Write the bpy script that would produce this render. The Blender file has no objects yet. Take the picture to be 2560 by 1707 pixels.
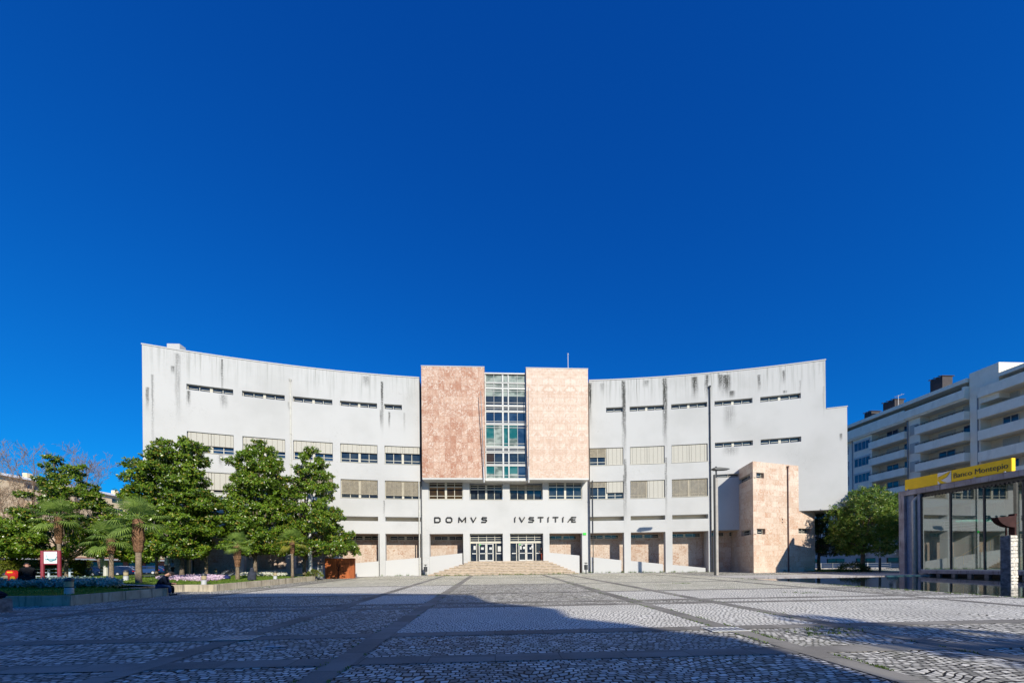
# Sunlit courthouse on a cobbled plaza: everything is built in metres, +Y runs from the viewpoint to the courthouse.
import bpy, bmesh, math, random
from mathutils import Vector, Matrix, noise as mnoise
PI = math.pi
sc = bpy.context.scene
COL = sc.collection
rnd = random.Random(7)

# ------------------------------------------------------------------ survey of the place (camera match)
F, CX, HY, ROLL, YAW, EYE = 900., 1280., 1413., .0095, .0501, 1.7
ca, sa = math.cos(YAW), math.sin(YAW)
def ray(px, py):
    u = px-CX; v = py-HY
    x = (u-ROLL*v)/F; z = -(v+ROLL*u)/F
    return (x*ca+sa, ca-x*sa, z)
def g(x, y): return .0135*max(-60, min(90, y))+.0035*max(-60, min(70, x))
def onY(px, py, Y):
    d = ray(px, py); t = Y/d[1]; return Vector((t*d[0], Y, EYE+t*d[2]))
def onX(px, py, X):
    d = ray(px, py); t = X/d[0]; return Vector((X, t*d[1], EYE+t*d[2]))
def onG(px, py, off=0):
    d = ray(px, py); t = (EYE-off)/(.0135*d[1]+.0035*d[0]-d[2]); return Vector((t*d[0], t*d[1], EYE+t*d[2]))
def sstep(a, b, x):
    t = max(0, min(1, (x-a)/(b-a))); return t*t*(3-2*t)
def lawn_off(x, y):
    e = min(-17.6-x, y-16.6)
    return .44+.2*sstep(.6, 6, e)
def onLawn(px, py):
    o = .45; p = None
    for _ in range(12):
        p = onG(px, py, o); o = .5*o+.5*lawn_off(p.x, p.y)
    return p

# ------------------------------------------------------------------ scene objects
def tag(o, label=None, cat=None, group=None, kind=None):
    if label: o['label'] = label
    if cat: o['category'] = cat
    if group: o['group'] = group
    if kind: o['kind'] = kind
    return o
def thing(name, loc, label, cat, group=None, rz=0):
    o = bpy.data.objects.new(name, None); COL.objects.link(o)
    o.location = loc; o.rotation_euler = (0, 0, rz); o.empty_display_size = .3
    return tag(o, label, cat, group)
def wloc(o):
    v = Vector((0, 0, 0))
    while o: v += Vector(o.location); o = o.parent
    return v
class MB:
    def __init__(s): s.v = []; s.f = []; s.uv = []; s.mi = []; s.has = False
    def face(s, pts, uv=None, mi=0):
        b = len(s.v); s.v += [tuple(p) for p in pts]; s.f.append(tuple(range(b, b+len(pts))))
        if uv: s.has = True
        s.uv.append(uv); s.mi.append(mi); return s
    def hexa(s, c, mi=0):   # c: 8 corners, bottom 4 then top 4, counter-clockwise from above
        b = len(s.v); s.v += [tuple(p) for p in c]
        for q in ((3, 2, 1, 0), (4, 5, 6, 7), (0, 1, 5, 4), (1, 2, 6, 5), (2, 3, 7, 6), (3, 0, 4, 7)):
            s.f.append(tuple(b+i for i in q)); s.uv.append(None); s.mi.append(mi)
        return s
    def box(s, x0, x1, y0, y1, z0, z1, mi=0):
        return s.hexa([(x0, y0, z0), (x1, y0, z0), (x1, y1, z0), (x0, y1, z0), (x0, y0, z1), (x1, y0, z1), (x1, y1, z1), (x0, y1, z1)], mi)
    def pbox(s, P, u0, u1, z0, z1, o0, o1, mi=0):   # box in wall coordinates
        return s.hexa([P(u0, z0, o0), P(u1, z0, o0), P(u1, z0, o1), P(u0, z0, o1), P(u0, z1, o0), P(u1, z1, o0), P(u1, z1, o1), P(u0, z1, o1)], mi)
    def obox(s, c, a, b, h, mi=0):   # centre of base, half vectors a, b (Vectors), up vector h
        c = Vector(c); a = Vector(a); b = Vector(b); h = Vector(h)
        q = [c-a-b, c+a-b, c+a+b, c-a+b]
        return s.hexa(q+[p+h for p in q], mi)
    def tube(s, pts, rad, n=6, cap=True, mi=0):
        pts = [Vector(p) for p in pts]; b = len(s.v); k = len(pts)
        if not hasattr(rad, '__len__'): rad = [rad]*k
        ref = None
        for i, p in enumerate(pts):
            d = (pts[min(i+1, k-1)]-pts[max(i-1, 0)])
            if d.length < 1e-9: d = Vector((0, 0, 1))
            d.normalize()
            if ref is None: ref = Vector((1, 0, 0)) if abs(d.x) < .8 else Vector((0, 1, 0))
            a = (ref-d*ref.dot(d)).normalized(); c = d.cross(a); ref = a
            for j in range(n):
                t = 2*PI*j/n; s.v.append(tuple(p+(a*math.cos(t)+c*math.sin(t))*rad[i]))
        for i in range(k-1):
            for j in range(n):
                j2 = (j+1) % n
                s.f.append((b+i*n+j, b+i*n+j2, b+(i+1)*n+j2, b+(i+1)*n+j)); s.uv.append(None); s.mi.append(mi)
        if cap:
            s.f.append(tuple(b+j for j in range(n-1, -1, -1))); s.uv.append(None); s.mi.append(mi)
            s.f.append(tuple(b+(k-1)*n+j for j in range(n))); s.uv.append(None); s.mi.append(mi)
        return s
    def lathe(s, prof, c=(0, 0, 0), n=16, mi=0):   # prof: (r, z) from bottom to top
        return s.tube_l([(Vector(c)+Vector((0, 0, z)), r) for r, z in prof], n, mi)
    def tube_l(s, pr, n, mi):
        b = len(s.v); k = len(pr)
        for p, r in pr:
            for j in range(n):
                t = 2*PI*j/n; s.v.append((p.x+r*math.cos(t), p.y+r*math.sin(t), p.z))
        for i in range(k-1):
            for j in range(n):
                j2 = (j+1) % n
                s.f.append((b+i*n+j, b+i*n+j2, b+(i+1)*n+j2, b+(i+1)*n+j)); s.uv.append(None); s.mi.append(mi)
        s.f.append(tuple(b+j for j in range(n-1, -1, -1))); s.uv.append(None); s.mi.append(mi)
        s.f.append(tuple(b+(k-1)*n+j for j in range(n))); s.uv.append(None); s.mi.append(mi)
        return s
    def prism(s, poly, A, mi=0):   # poly: 2-D points; A(p, t) maps to 3-D for t = 0 / 1
        n = len(poly); b = len(s.v)
        s.v += [tuple(A(p, 0)) for p in poly]+[tuple(A(p, 1)) for p in poly]
        s.f.append(tuple(range(b+n-1, b-1, -1))); s.f.append(tuple(range(b+n, b+2*n)))
        s.uv += [None, None]; s.mi += [mi, mi]
        for i in range(n):
            j = (i+1) % n
            s.f.append((b+i, b+j, b+n+j, b+n+i)); s.uv.append(None); s.mi.append(mi)
        return s
    def build(s, name, m, parent=None, smooth=False, bevel=0, recalc=False):
        me = bpy.data.meshes.new(name)
        me.from_pydata(s.v, [], s.f)
        if s.has:
            l = me.uv_layers.new(name='UVMap').data; k = 0
            for f, u in zip(s.f, s.uv):
                for i in range(len(f)):
                    l[k].uv = u[i] if u else (0, 0); k += 1
        for x in (m if isinstance(m, (list, tuple)) else [m]): me.materials.append(x)
        if any(s.mi): me.polygons.foreach_set('material_index', s.mi)
        if recalc or bevel:
            bm = bmesh.new(); bm.from_mesh(me)
            bmesh.ops.remove_doubles(bm, verts=bm.verts, dist=1e-5)
            bmesh.ops.recalc_face_normals(bm, faces=bm.faces)
            if bevel:
                bmesh.ops.bevel(bm, geom=bm.edges[:], offset=bevel, segments=2, affect='EDGES', clamp_overlap=True)
            bm.to_mesh(me); bm.free()
        if smooth: me.polygons.foreach_set('use_smooth', [True]*len(me.polygons))
        me.update()
        o = bpy.data.objects.new(name, me); COL.objects.link(o)
        if parent:
            o.parent = parent; o.location = -wloc(parent)
        return o
def struct(name, mb, m, **k): return tag(mb.build(name, m, **k), kind='structure')
def kids(o): return [c for c in bpy.data.objects if c.parent == o]
def dup(root, loc, rz=0, scale=1, label=None):
    r = root.copy(); COL.objects.link(r); r.location = loc; r.rotation_euler = (0, 0, rz); r.scale = (scale,)*3
    if label: r['label'] = label
    for ch in kids(root):
        c = ch.copy(); COL.objects.link(c); c.parent = r
        for gch in kids(ch):
            d = gch.copy(); COL.objects.link(d); d.parent = c
    return r

# ------------------------------------------------------------------ materials
class NT:
    def __init__(s, name):
        s.m = bpy.data.materials.new(name); s.m.use_nodes = True; s.t = s.m.node_tree
        s.b = s.t.nodes['Principled BSDF']; s.out = s.t.nodes['Material Output']
    def n(s, typ, **k):
        q = s.t.nodes.new(typ)
        for a, b in k.items(): setattr(q, a, b)
        return q
    def l(s, a, b): s.t.links.new(a, b)
    def put(s, sock, v):
        if isinstance(v, bpy.types.NodeSocket): s.l(v, sock)
        elif v is not None:
            sock.default_value = v
    def math(s, op, a, b=0., c=None, clamp=False):
        q = s.n('ShaderNodeMath', operation=op, use_clamp=clamp)
        s.put(q.inputs[0], a); s.put(q.inputs[1], b)
        if c is not None: s.put(q.inputs[2], c)
        return q.outputs[0]
    def mix(s, f, a, b, blend='MIX'):
        q = s.n('ShaderNodeMix', data_type='RGBA', blend_type=blend)
        s.put(q.inputs['Factor'], f)
        s.put(q.inputs[6], c4(a)); s.put(q.inputs[7], c4(b))
        return q.outputs[2]
    def ramp(s, v, lo, hi): # smooth map lo..hi -> 0..1
        q = s.n('ShaderNodeMapRange', interpolation_type='SMOOTHSTEP')
        s.put(q.inputs['Value'], v); s.put(q.inputs['From Min'], lo); s.put(q.inputs['From Max'], hi)
        return q.outputs['Result']
    def pos(s): return s.n('ShaderNodeNewGeometry').outputs['Position']
    def obj(s): return s.n('ShaderNodeTexCoord').outputs['Object']
    def uv(s): return s.n('ShaderNodeUVMap', uv_map='UVMap').outputs['UV']
    def sep(s, v):
        q = s.n('ShaderNodeSeparateXYZ'); s.l(v, q.inputs[0]); return q.outputs
    def comb(s, x, y, z=0.):
        q = s.n('ShaderNodeCombineXYZ'); s.put(q.inputs[0], x); s.put(q.inputs[1], y); s.put(q.inputs[2], z); return q.outputs[0]
    def scl(s, v, x, y, z):
        q = s.n('ShaderNodeVectorMath', operation='MULTIPLY'); s.l(v, q.inputs[0]); q.inputs[1].default_value = (x, y, z); return q.outputs[0]
    def noise(s, v, scale, detail=3., rough=.55, dist=0., dim='3D'):
        q = s.n('ShaderNodeTexNoise', noise_dimensions=dim); s.put(q.inputs['Vector'], v)
        q.inputs['Scale'].default_value = scale; q.inputs['Detail'].default_value = detail
        q.inputs['Roughness'].default_value = rough; q.inputs['Distortion'].default_value = dist
        return q.outputs['Fac']
    def bump(s, h, strength=.3, dist=.02):
        q = s.n('ShaderNodeBump'); s.put(q.inputs['Height'], h); q.inputs['Strength'].default_value = strength; q.inputs['Distance'].default_value = dist
        s.l(q.outputs[0], s.b.inputs['Normal'])
    def set(s, col=None, rough=None, spec=None, metal=None):
        if col is not None: s.put(s.b.inputs['Base Color'], c4(col))
        if rough is not None: s.put(s.b.inputs['Roughness'], rough)
        if spec is not None: s.b.inputs['Specular IOR Level'].default_value = spec
        if metal is not None: s.b.inputs['Metallic'].default_value = metal
        return s.m
def c4(c):
    if isinstance(c, bpy.types.NodeSocket): return c
    if isinstance(c, (int, float)): return (c, c, c, 1)
    return tuple(c)+(1,) if len(c) == 3 else c
def simple(name, col, rough=.6, spec=.4, metal=0., var=.12, vs=3., bump=0., bs=30.):
    N = NT(name); p = N.obj()
    f = N.noise(p, vs, 5.)
    f = N.ramp(f, .3, .7)
    col = c4(col)[:3]
    c = N.mix(f, tuple(x*(1-var) for x in col), tuple(min(1, x*(1+var)) for x in col))
    N.set(c, rough, spec, metal)
    if bump: N.bump(N.noise(p, bs, 4.), bump)
    return N.m
def flat(name, col, rough=.5, spec=.5, metal=0.):
    return NT(name).set(col, rough, spec, metal)

def plaster(name, streaks=(), base=(.485, .485, .482), top=24.9, dirt=1.):
    """white render; UV = (metres along wall, height); streaks: (u, width, ztop, zbot, strength) of black water marks"""
    N = NT(name); uv = N.uv(); s = N.sep(uv); U, Z = s[0], s[1]
    vn = N.noise(N.comb(N.math('MULTIPLY', U, 3.2), N.math('MULTIPLY', Z, .12)), 1., 5., .62)     # vertical runs
    vn2 = N.noise(N.comb(N.math('MULTIPLY', U, 9.), N.math('MULTIPLY', Z, .25)), 1., 4., .6)
    big = N.noise(uv, .16, 4.)
    fine = N.noise(uv, 7., 4.)
    c = N.mix(N.math('MULTIPLY', N.ramp(big, .4, .7), .8), base, (base[0]*.86, base[1]*.86, base[2]*.85))
    tmask = N.math('MULTIPLY', N.ramp(Z, top-4.2, top-.3), N.math('ADD', .35, N.ramp(N.noise(N.comb(U, 0.), .22, 3.), .4, .62)))
    d = N.math('MULTIPLY', N.math('MULTIPLY', N.ramp(vn, .44, .74), tmask), 1.0*dirt, clamp=True)
    c = N.mix(d, c, (.27, .275, .26))
    d2 = N.math('MULTIPLY', N.ramp(vn2, .6, .8), .16*dirt)
    c = N.mix(d2, c, (.42, .42, .41))
    cr = N.noise(N.comb(N.math('MULTIPLY', U, .9), N.math('MULTIPLY', Z, .9)), 1., 3., .55, 1.2)   # hairline cracks
    crk = N.math('MULTIPLY', N.math('LESS_THAN', N.math('ABSOLUTE', N.math('SUBTRACT', cr, .5)), .0022), N.ramp(N.noise(uv, .12, 2.), .52, .6))
    c = N.mix(N.math('MULTIPLY', crk, .5), c, (.25, .24, .22))
    tot = None
    for (u0, w, zt, zb, st) in streaks:
        wob = N.math('MULTIPLY', N.math('SUBTRACT', N.noise(N.comb(u0, N.math('MULTIPLY', Z, .8)), 1., 3.), .5), .5*w+.1)
        a = N.math('ABSOLUTE', N.math('SUBTRACT', N.math('ADD', U, wob), u0))
        m = N.math('SUBTRACT', 1., N.ramp(a, w*.15, w))
        m = N.math('MULTIPLY', m, N.math('MULTIPLY', N.ramp(Z, zb, zb+(zt-zb)*.75), N.math('SUBTRACT', 1., N.ramp(Z, zt-.15, zt))))
        m = N.math('MULTIPLY', m, N.math('MULTIPLY', N.ramp(N.math('ADD', N.math('MULTIPLY', vn2, .7), N.math('MULTIPLY', fine, .5)), .42, .66), st))
        tot = m if tot is None else N.math('MAXIMUM', tot, m)
    if tot is not None: c = N.mix(tot, c, (.035, .036, .032))
    N.set(c, .85, .2)
    N.bump(N.math('ADD', fine, N.math('MULTIPLY', big, .5)), .12, .01)
    return N.m

def tiles(name, tw, th, ca_, cb, cc, mirror=None, var=.5, joint=.35, vein=1.6, off=0., vm=.85):
    """polished stone cladding; UV in metres; every tile has its own vein pattern and tone"""
    N = NT(name); uv = N.uv(); s = N.sep(uv)
    U = s[0]; Z = s[1]
    tu = N.math('DIVIDE', U, tw); tz = N.math('DIVIDE', Z, th)
    row = N.math('FLOOR', tz)
    if off: tu = N.math('ADD', tu, N.math('MULTIPLY', row, off))
    col = N.math('FLOOR', tu)
    wn = N.n('ShaderNodeTexWhiteNoise', noise_dimensions='2D'); N.l(N.comb(col, row), wn.inputs[0])
    wr = N.sep(wn.outputs['Color'])
    fu = N.math('FRACT', tu); fz = N.math('FRACT', tz)
    if mirror: # book-matched veins: the figure folds about vertical lines
        vx = N.math('PINGPONG', U, mirror); ofs = N.math('MULTIPLY', row, 3.7)
        v = N.comb(N.math('ADD', vx, ofs), N.math('ADD', N.math('MULTIPLY', Z, .9), ofs), 0.)
        n1 = N.noise(v, .8, 6., .6, vein); n2 = N.noise(v, 1.7, 6., .62, vein*1.2)
    else:
        o = N.math('MULTIPLY', wr[0], 37.)
        v = N.comb(N.math('ADD', U, o), N.math('ADD', Z, N.math('MULTIPLY', wr[1], 53.)), wr[2])
        n1 = N.math('ADD', N.math('MULTIPLY', N.noise(N.scl(v, 1.7, .8, 1), .9, 6., .62, vein), .6), N.math('MULTIPLY', N.noise(N.comb(U, Z), .42, 4., .6, 1.), .4)); n2 = N.noise(v, 2.0, 6., .62, vein*1.2)
    f = N.math('ADD', N.math('MULTIPLY', N.math('SUBTRACT', wr[2], .5), var), n1)
    c = N.mix(N.ramp(f, .36, .64), ca_, cb)
    c = N.mix(N.math('MULTIPLY', N.ramp(N.math('ADD', n2, N.math('MULTIPLY', N.math('SUBTRACT', wr[1], .5), var*.7)), .50, .64), vm), c, cc)
    n3 = N.noise(v, 7., 3., .6, 2.5)
    c = N.mix(N.math('MULTIPLY', N.ramp(n3, .62, .72), .35), c, (.22, .13, .09))
    ju = N.math('MULTIPLY', N.math('MINIMUM', fu, N.math('SUBTRACT', 1., fu)), tw)
    jz = N.math('MULTIPLY', N.math('MINIMUM', fz, N.math('SUBTRACT', 1., fz)), th)
    j = N.math('LESS_THAN', N.math('MINIMUM', ju, jz), .011)
    c = N.mix(N.math('MULTIPLY', j, joint), c, (.12, .09, .07))
    N.set(c, .55, .35)
    return N.m

def cobble(name, c1, c2, cj, moss=.25, fan=.10, bw=.135, rh=.105, seed=0.):
    N = NT(name); p = N.pos(); s = N.sep(p); X, Y = s[0], s[1]
    q = N.comb(N.math('ADD', X, seed), Y)
    w1 = N.noise(q, .55, 2.); w2 = N.noise(q, 1.7, 2.); w3 = N.noise(q, 5.5, 2.)
    x2 = N.math('ADD', X, N.math('MULTIPLY', w2, .30)); x2 = N.math('ADD', x2, N.math('MULTIPLY', w3, .07))
    y2 = N.math('ADD', Y, N.math('MULTIPLY', N.math('SINE', N.math('ADD', N.math('MULTIPLY', X, 3.4), N.math('MULTIPLY', w1, 9.))), fan*.45))
    y2 = N.math('ADD', y2, N.math('MULTIPLY', w1, 1.1)); y2 = N.math('ADD', y2, N.math('MULTIPLY', w3, .06))
    b = N.n('ShaderNodeTexBrick', offset=.5, squash=1.)
    N.l(N.comb(x2, y2), b.inputs['Vector'])
    for k, v in (('Scale', 1.), ('Mortar Size', .016), ('Mortar Smooth', .35), ('Bias', 0.), ('Brick Width', bw), ('Row Height', rh)): b.inputs[k].default_value = v
    b.inputs['Color1'].default_value = (0, 0, 0, 1); b.inputs['Color2'].default_value = (1, 1, 1, 1); b.inputs['Mortar'].default_value = (.5, .5, .5, 1)
    vr = b.outputs['Color']; mo = b.outputs['Fac']
    c = N.mix(vr, c1, c2)
    bl = N.noise(q, .33, 5., .6)
    c = N.mix(N.math('MULTIPLY', N.ramp(bl, .42, .72), .32), c, tuple(x*.55 for x in c1))
    sp = N.noise(q, 23., 3.)
    c = N.mix(N.math('MULTIPLY', N.ramp(sp, .5, .75), .15), c, tuple(x*.5 for x in c1))
    mm = N.math('MULTIPLY', N.ramp(N.noise(q, .8, 5., .65), .5, .68), moss)
    cj2 = N.mix(N.math('MULTIPLY', mm, 2.2, clamp=True), cj, (.075, .085, .016))
    c = N.mix(N.math('MULTIPLY', mm, .45), c, (.28, .27, .12))
    c = N.mix(mo, c, cj2)
    N.set(c, .75, .25)
    h = N.math('SUBTRACT', N.math('MULTIPLY', sp, .25), mo)
    h = N.math('ADD', h, N.math('MULTIPLY', vr, .35))
    N.bump(h, .55, .03)
    return N.m

def leafm(name, a, b, yel=None, rough=.38, spec=.5, trans=.15):
    N = NT(name); r = N.n('ShaderNodeNewGeometry').outputs['Random Per Island']
    c = N.mix(r, a, b)
    if yel: c = N.mix(N.math('GREATER_THAN', r, .9), c, yel)
    n = N.noise(N.obj(), .45, 3.)
    c = N.mix(N.math('MULTIPLY', N.ramp(n, .4, .7), .4), c, tuple(min(1, x*1.5) for x in b))
    N.set(c, rough, spec)
    tr = N.n('ShaderNodeBsdfTranslucent'); N.l(c, tr.inputs['Color'])
    mx = N.n('ShaderNodeMixShader'); mx.inputs[0].default_value = trans
    N.l(N.b.outputs[0], mx.inputs[1]); N.l(tr.outputs[0], mx.inputs[2]); N.l(mx.outputs[0], N.out.inputs['Surface'])
    return N.m
def thinglass(name, tint=(.19, .46, .43), k=.24):
    N = NT(name)
    t = N.n('ShaderNodeBsdfTransparent'); t.inputs[0].default_value = c4(tint)
    gl = N.n('ShaderNodeBsdfGlossy'); gl.inputs['Roughness'].default_value = .015; gl.inputs['Color'].default_value = (.9, .95, .95, 1)
    lw = N.n('ShaderNodeLayerWeight'); lw.inputs['Blend'].default_value = .32
    f = N.math('ADD', N.math('MULTIPLY', lw.outputs['Fresnel'], .75), k, clamp=True)
    mx = N.n('ShaderNodeMixShader'); N.l(f, mx.inputs[0]); N.l(t.outputs[0], mx.inputs[1]); N.l(gl.outputs[0], mx.inputs[2])
    N.l(mx.outputs[0], N.out.inputs['Surface']); return N.m
def glassdark(name, a=(.012, .02, .035), b=(.03, .04, .05), spec=.7):
    N = NT(name); p = N.pos()
    c = N.mix(N.ramp(N.noise(N.scl(p, .6, .6, .9), 1.3, 2.), .4, .62), a, b)
    N.set(c, .04, spec)
    N.bump(N.noise(p, .9, 2.), .02, .05)
    return N.m
def corten():
    N = NT('corten_steel'); p = N.obj(); s = N.sep(p)
    v = N.noise(N.comb(N.math('MULTIPLY', s[0], 7.), N.math('MULTIPLY', s[2], .7), s[1]), 1., 5., .6)
    c = N.mix(N.ramp(v, .3, .7), (.22, .066, .026), (.40, .115, .038))
    c = N.mix(N.math('MULTIPLY', N.ramp(N.noise(p, 1.4, 4.), .58, .7), .6), c, (.50, .16, .045))
    N.set(c, .8, .2); N.bump(N.noise(p, 40, 3.), .2, .01); return N.m
def concrete(name, a, b, streak=(.06, .055, .045), amt=.75, vs=4.5):
    N = NT(name); p = N.pos(); s = N.sep(p)
    xy = N.math('ADD', s[0], s[1])
    v = N.noise(N.comb(N.math('MULTIPLY', xy, vs), N.math('MULTIPLY', s[2], .35)), 1., 5., .65)
    c = N.mix(N.ramp(N.noise(p, 1.1, 5.), .35, .68), a, b)
    c = N.mix(N.math('MULTIPLY', N.ramp(v, .5, .7), amt), c, streak)
    N.set(c, .88, .15); N.bump(N.noise(p, 26, 4.), .3, .01); return N.m
def granite(name, c1, c2, along):
    N = NT(name); p = N.pos(); s = N.sep(p)
    t = N.math('DIVIDE', s[along], 1.15); fr = N.math('FRACT', t); fl = N.math('FLOOR', t)
    w = N.n('ShaderNodeTexWhiteNoise', noise_dimensions='2D'); N.l(N.comb(fl, N.math('FLOOR', N.math('DIVIDE', s[1-along], 1.6))), w.inputs[0])
    c = N.mix(w.outputs['Value'], c1, c2)
    c = N.mix(N.math('MULTIPLY', N.ramp(N.noise(p, .9, 5.), .4, .7), .5), c, tuple(x*.6 for x in c1))
    c = N.mix(N.math('MULTIPLY', N.ramp(N.noise(p, 60, 2.), .5, .7), .3), c, tuple(x*1.5 for x in c2))
    c = N.mix(N.math('MULTIPLY', N.math('LESS_THAN', fr, .012), .8), c, (.03, .03, .022))
    N.set(c, .8, .25); N.bump(N.noise(p, 35, 3.), .2, .008); return N.m

M = {}
M['plaster'] = plaster('white_render')
M['plain'] = plaster('white_render_plain', base=(.495, .495, .492), top=60, dirt=.5)
M['stoneL'] = tiles('pink_marble_red', .68, .79, (0.361, 0.172, 0.107), (0.516, 0.344, 0.258), (0.636, 0.542, 0.464), var=.15, joint=.45, vein=2.2, vm=.75)
M['stoneR'] = tiles('pink_marble_pale', .68, .79, (0.482, 0.335, 0.254), (0.568, 0.439, 0.353), (0.671, 0.628, 0.576), mirror=1.36, var=.1, joint=.3, vein=1.9, vm=.42)
M['stoneT'] = tiles('pink_marble_tower', .9, .62, (0.533, 0.396, 0.301), (0.636, 0.525, 0.430), (0.482, 0.284, 0.189), var=.2, joint=.28, vein=2.2, off=.37)
M['stoneW'] = tiles('cream_marble_recess', 1.05, .8, (0.430, 0.318, 0.249), (0.533, 0.447, 0.378), (0.327, 0.181, 0.112), var=.14, joint=.25, vein=2.4)
M['frame'] = simple('cream_window_frame', (0.499, 0.473, 0.396), .45, .4, var=.06)
M['framew'] = simple('white_window_frame', (0.516, 0.516, 0.499), .45, .4, var=.05)
M['glass'] = glassdark('dark_window_glass')
M['glassb'] = glassdark('blue_window_glass', (.012, .03, .07), (.03, .06, .11))
M['glasst'] = glassdark('teal_window_glass', (.012, .10, .10), (.05, .16, .15), .6)
M['glassg'] = glassdark('pale_stair_glass', (.10, .13, .11), (.30, .34, .30), .5)
M['glassbr'] = glassdark('brown_stair_glass', (.05, .03, .012), (.03, .022, .018), .5)
def blindmat(name, a, b):
    N = NT(name); z = N.sep(N.pos())[2]
    f = N.math('FRACT', N.math('DIVIDE', z, .085))
    N.set(N.mix(N.math('LESS_THAN', f, .16), a, b), .6, .3); return N.m
M['blind'] = blindmat('white_shutter_slats', (0.464, 0.447, 0.396), (0.275, 0.258, 0.224))
M['blindt'] = simple('tan_venetian_slats', (.42, .36, .26), .5, .4, var=.15)
M['cord'] = flat('blind_cord', (.12, .10, .08))
M['brown'] = simple('brown_roller_blind', (.34, .17, .07), .8)
M['black'] = flat('black_letter_metal', (.012, .012, .014), .45)
M['dark'] = simple('dark_grey_metal', (.035, .038, .042), .45, .5)
M['grey'] = simple('grey_metal', (.22, .23, .25), .45, .5)
M['alu'] = simple('pale_aluminium', (.52, .53, .54), .4, .5, var=.08)
M['pipew'] = simple('white_downpipe', (0.482, 0.473, 0.430), .5)
M['corten'] = corten(); M['rustpipe'] = simple('dark_red_pipe', (.10, .05, .05), .6)
M['riser'] = simple('shade_and_stain_step_riser', (.36, .29, .21), .85, .2, var=.3, vs=3.)  # riser colour darkened to paint in the nosing shadow lines, along with dirt
M['step'] = simple('limestone_steps', (.56, .475, .40), .8, .2, var=.12, vs=2.3, bump=.2)
M['conc'] = concrete('weathered_planter_concrete', (.36, .31, .23), (.50, .44, .34))
M['concg'] = concrete('stained_bank_concrete', (.30, .27, .27), (.42, .40, .41), (.07, .06, .065), .8, 5.)
M['cob'] = cobble('granite_setts', (.24, .23, .195), (.93, .885, .77), (.014, .012, .009), .22)
M['cobl'] = cobble('limestone_setts', (.80, .765, .67), (.99, .95, .84), (.07, .066, .055), .1, seed=13.)
M['cobm'] = cobble('mossy_setts', (.60, .565, .45), (.95, .90, .75), (.17, .16, .10), .4, seed=31.)
M['bandx'] = granite('granite_band_across', (.18, .168, .145), (.31, .29, .25), 0)
M['bandy'] = granite('granite_band_along', (.18, .168, .145), (.31, .29, .25), 1)
M['pave'] = granite('pale_paving', (.50, .475, .43), (.55, .52, .47), 0)
M['soil'] = simple('ground_soil', (.16, .15, .12), .9, var=.3, vs=.2)
M['asph'] = simple('asphalt', (.07, .07, .072), .9, var=.2, vs=.5)
def grassm():
    N = NT('lawn_grass'); p = N.pos()
    c = N.mix(N.ramp(N.noise(p, .7, 5.), .35, .65), (.08, .17, .014), (.22, .28, .035))
    c = N.mix(N.math('MULTIPLY', N.ramp(N.noise(p, 14, 4.), .45, .7), .6), c, (.035, .075, .008))
    N.set(c, .9, .1); N.bump(N.noise(p, 45, 4.), .8, .04); return N.m
M['grass'] = grassm()
M['blade'] = leafm('grass_blades', (.05, .12, .01), (.15, .22, .03), rough=.6, trans=.3)
M['mag'] = leafm('magnolia_leaf', (.014, .055, .005), (.17, .27, .02), (.28, .22, .035), .32, .5, .22)
M['rtree'] = leafm('glossy_street_tree_leaf', (.035, .11, .012), (.21, .31, .045), (.40, .36, .08), .4, .4, .35)
M['hedge'] = leafm('hedge_leaf', (.05, .10, .01), (.20, .24, .02), (.16, .07, .03), .5, .3, .2)
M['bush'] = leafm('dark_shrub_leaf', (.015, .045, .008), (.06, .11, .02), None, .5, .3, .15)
M['palm'] = leafm('palm_leaf', (.07, .15, .02), (.26, .36, .08), None, .5, .25, .35)
M['palmy'] = leafm('yellowing_palm_leaf', (.10, .16, .03), (.34, .28, .04), None, .45, .4, .15)
M['fib'] = simple('palm_fibre', (.17, .095, .055), .95, .1, var=.5, vs=14., bump=.8, bs=30.)
M['ptr'] = simple('palm_trunk', (.20, .155, .11), .9, .1, var=.3, vs=9., bump=.5, bs=20.)
M['bark'] = simple('grey_brown_bark', (.15, .12, .09), .9, .1, var=.35, vs=5., bump=.6, bs=15.)
M['barkl'] = simple('pale_plane_bark', (.19, .135, .095), .9, .1, var=.3, vs=4.)
M['yel'] = simple('yellow_sign_panel', (.92, .58, .0), .45, .4, var=.04)
M['signw'] = simple('white_sign_square', (.72, .72, .70), .4, var=.03)
M['ink'] = flat('dark_blue_lettering', (.02, .02, .045))
M['maroon'] = simple('maroon_paint', (.23, .025, .045), .5, .4)
M['board'] = simple('white_board', (.72, .75, .75), .5, var=.03)
M['cyan'] = flat('pale_cyan_print', (.12, .40, .48), .6)
M['beige'] = simple('beige_lamp_glass', (.42, .34, .20), .35, .5)
M['lampw'] = simple('pale_lamp_base', (.45, .46, .47), .6)
M['rail'] = simple('pale_blue_rail', (.42, .50, .60), .4, .5)
M['red'] = flat('red_cloth', (.55, .015, .01), .7)
M['yelc'] = flat('yellow_cloth', (.75, .42, .01), .7)
M['green'] = flat('green_exit_sign', (.0, .55, .02), .5)
M['blue'] = flat('blue_sign', (.01, .10, .55), .4)
M['slate'] = simple('dark_slate', (.15, .155, .165), .7, .3, var=.4, vs=6., bump=.6, bs=9.)
M['rough'] = simple('rough_pale_granite', (.62, .57, .50), .9, .2, var=.35, vs=9., bump=.8, bs=14.)
M['rusty'] = simple('dark_rust', (.045, .018, .016), .8, .2, var=.3)
M['apt'] = concrete('grey_beige_render', (.82, .74, .60), (.88, .80, .66), (.52, .47, .39), .3, 1.2)
M['aptd'] = concrete('beige_balcony_back', (.66, .56, .42), (.72, .62, .48), (.48, .42, .32), .2, 1.)
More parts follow.
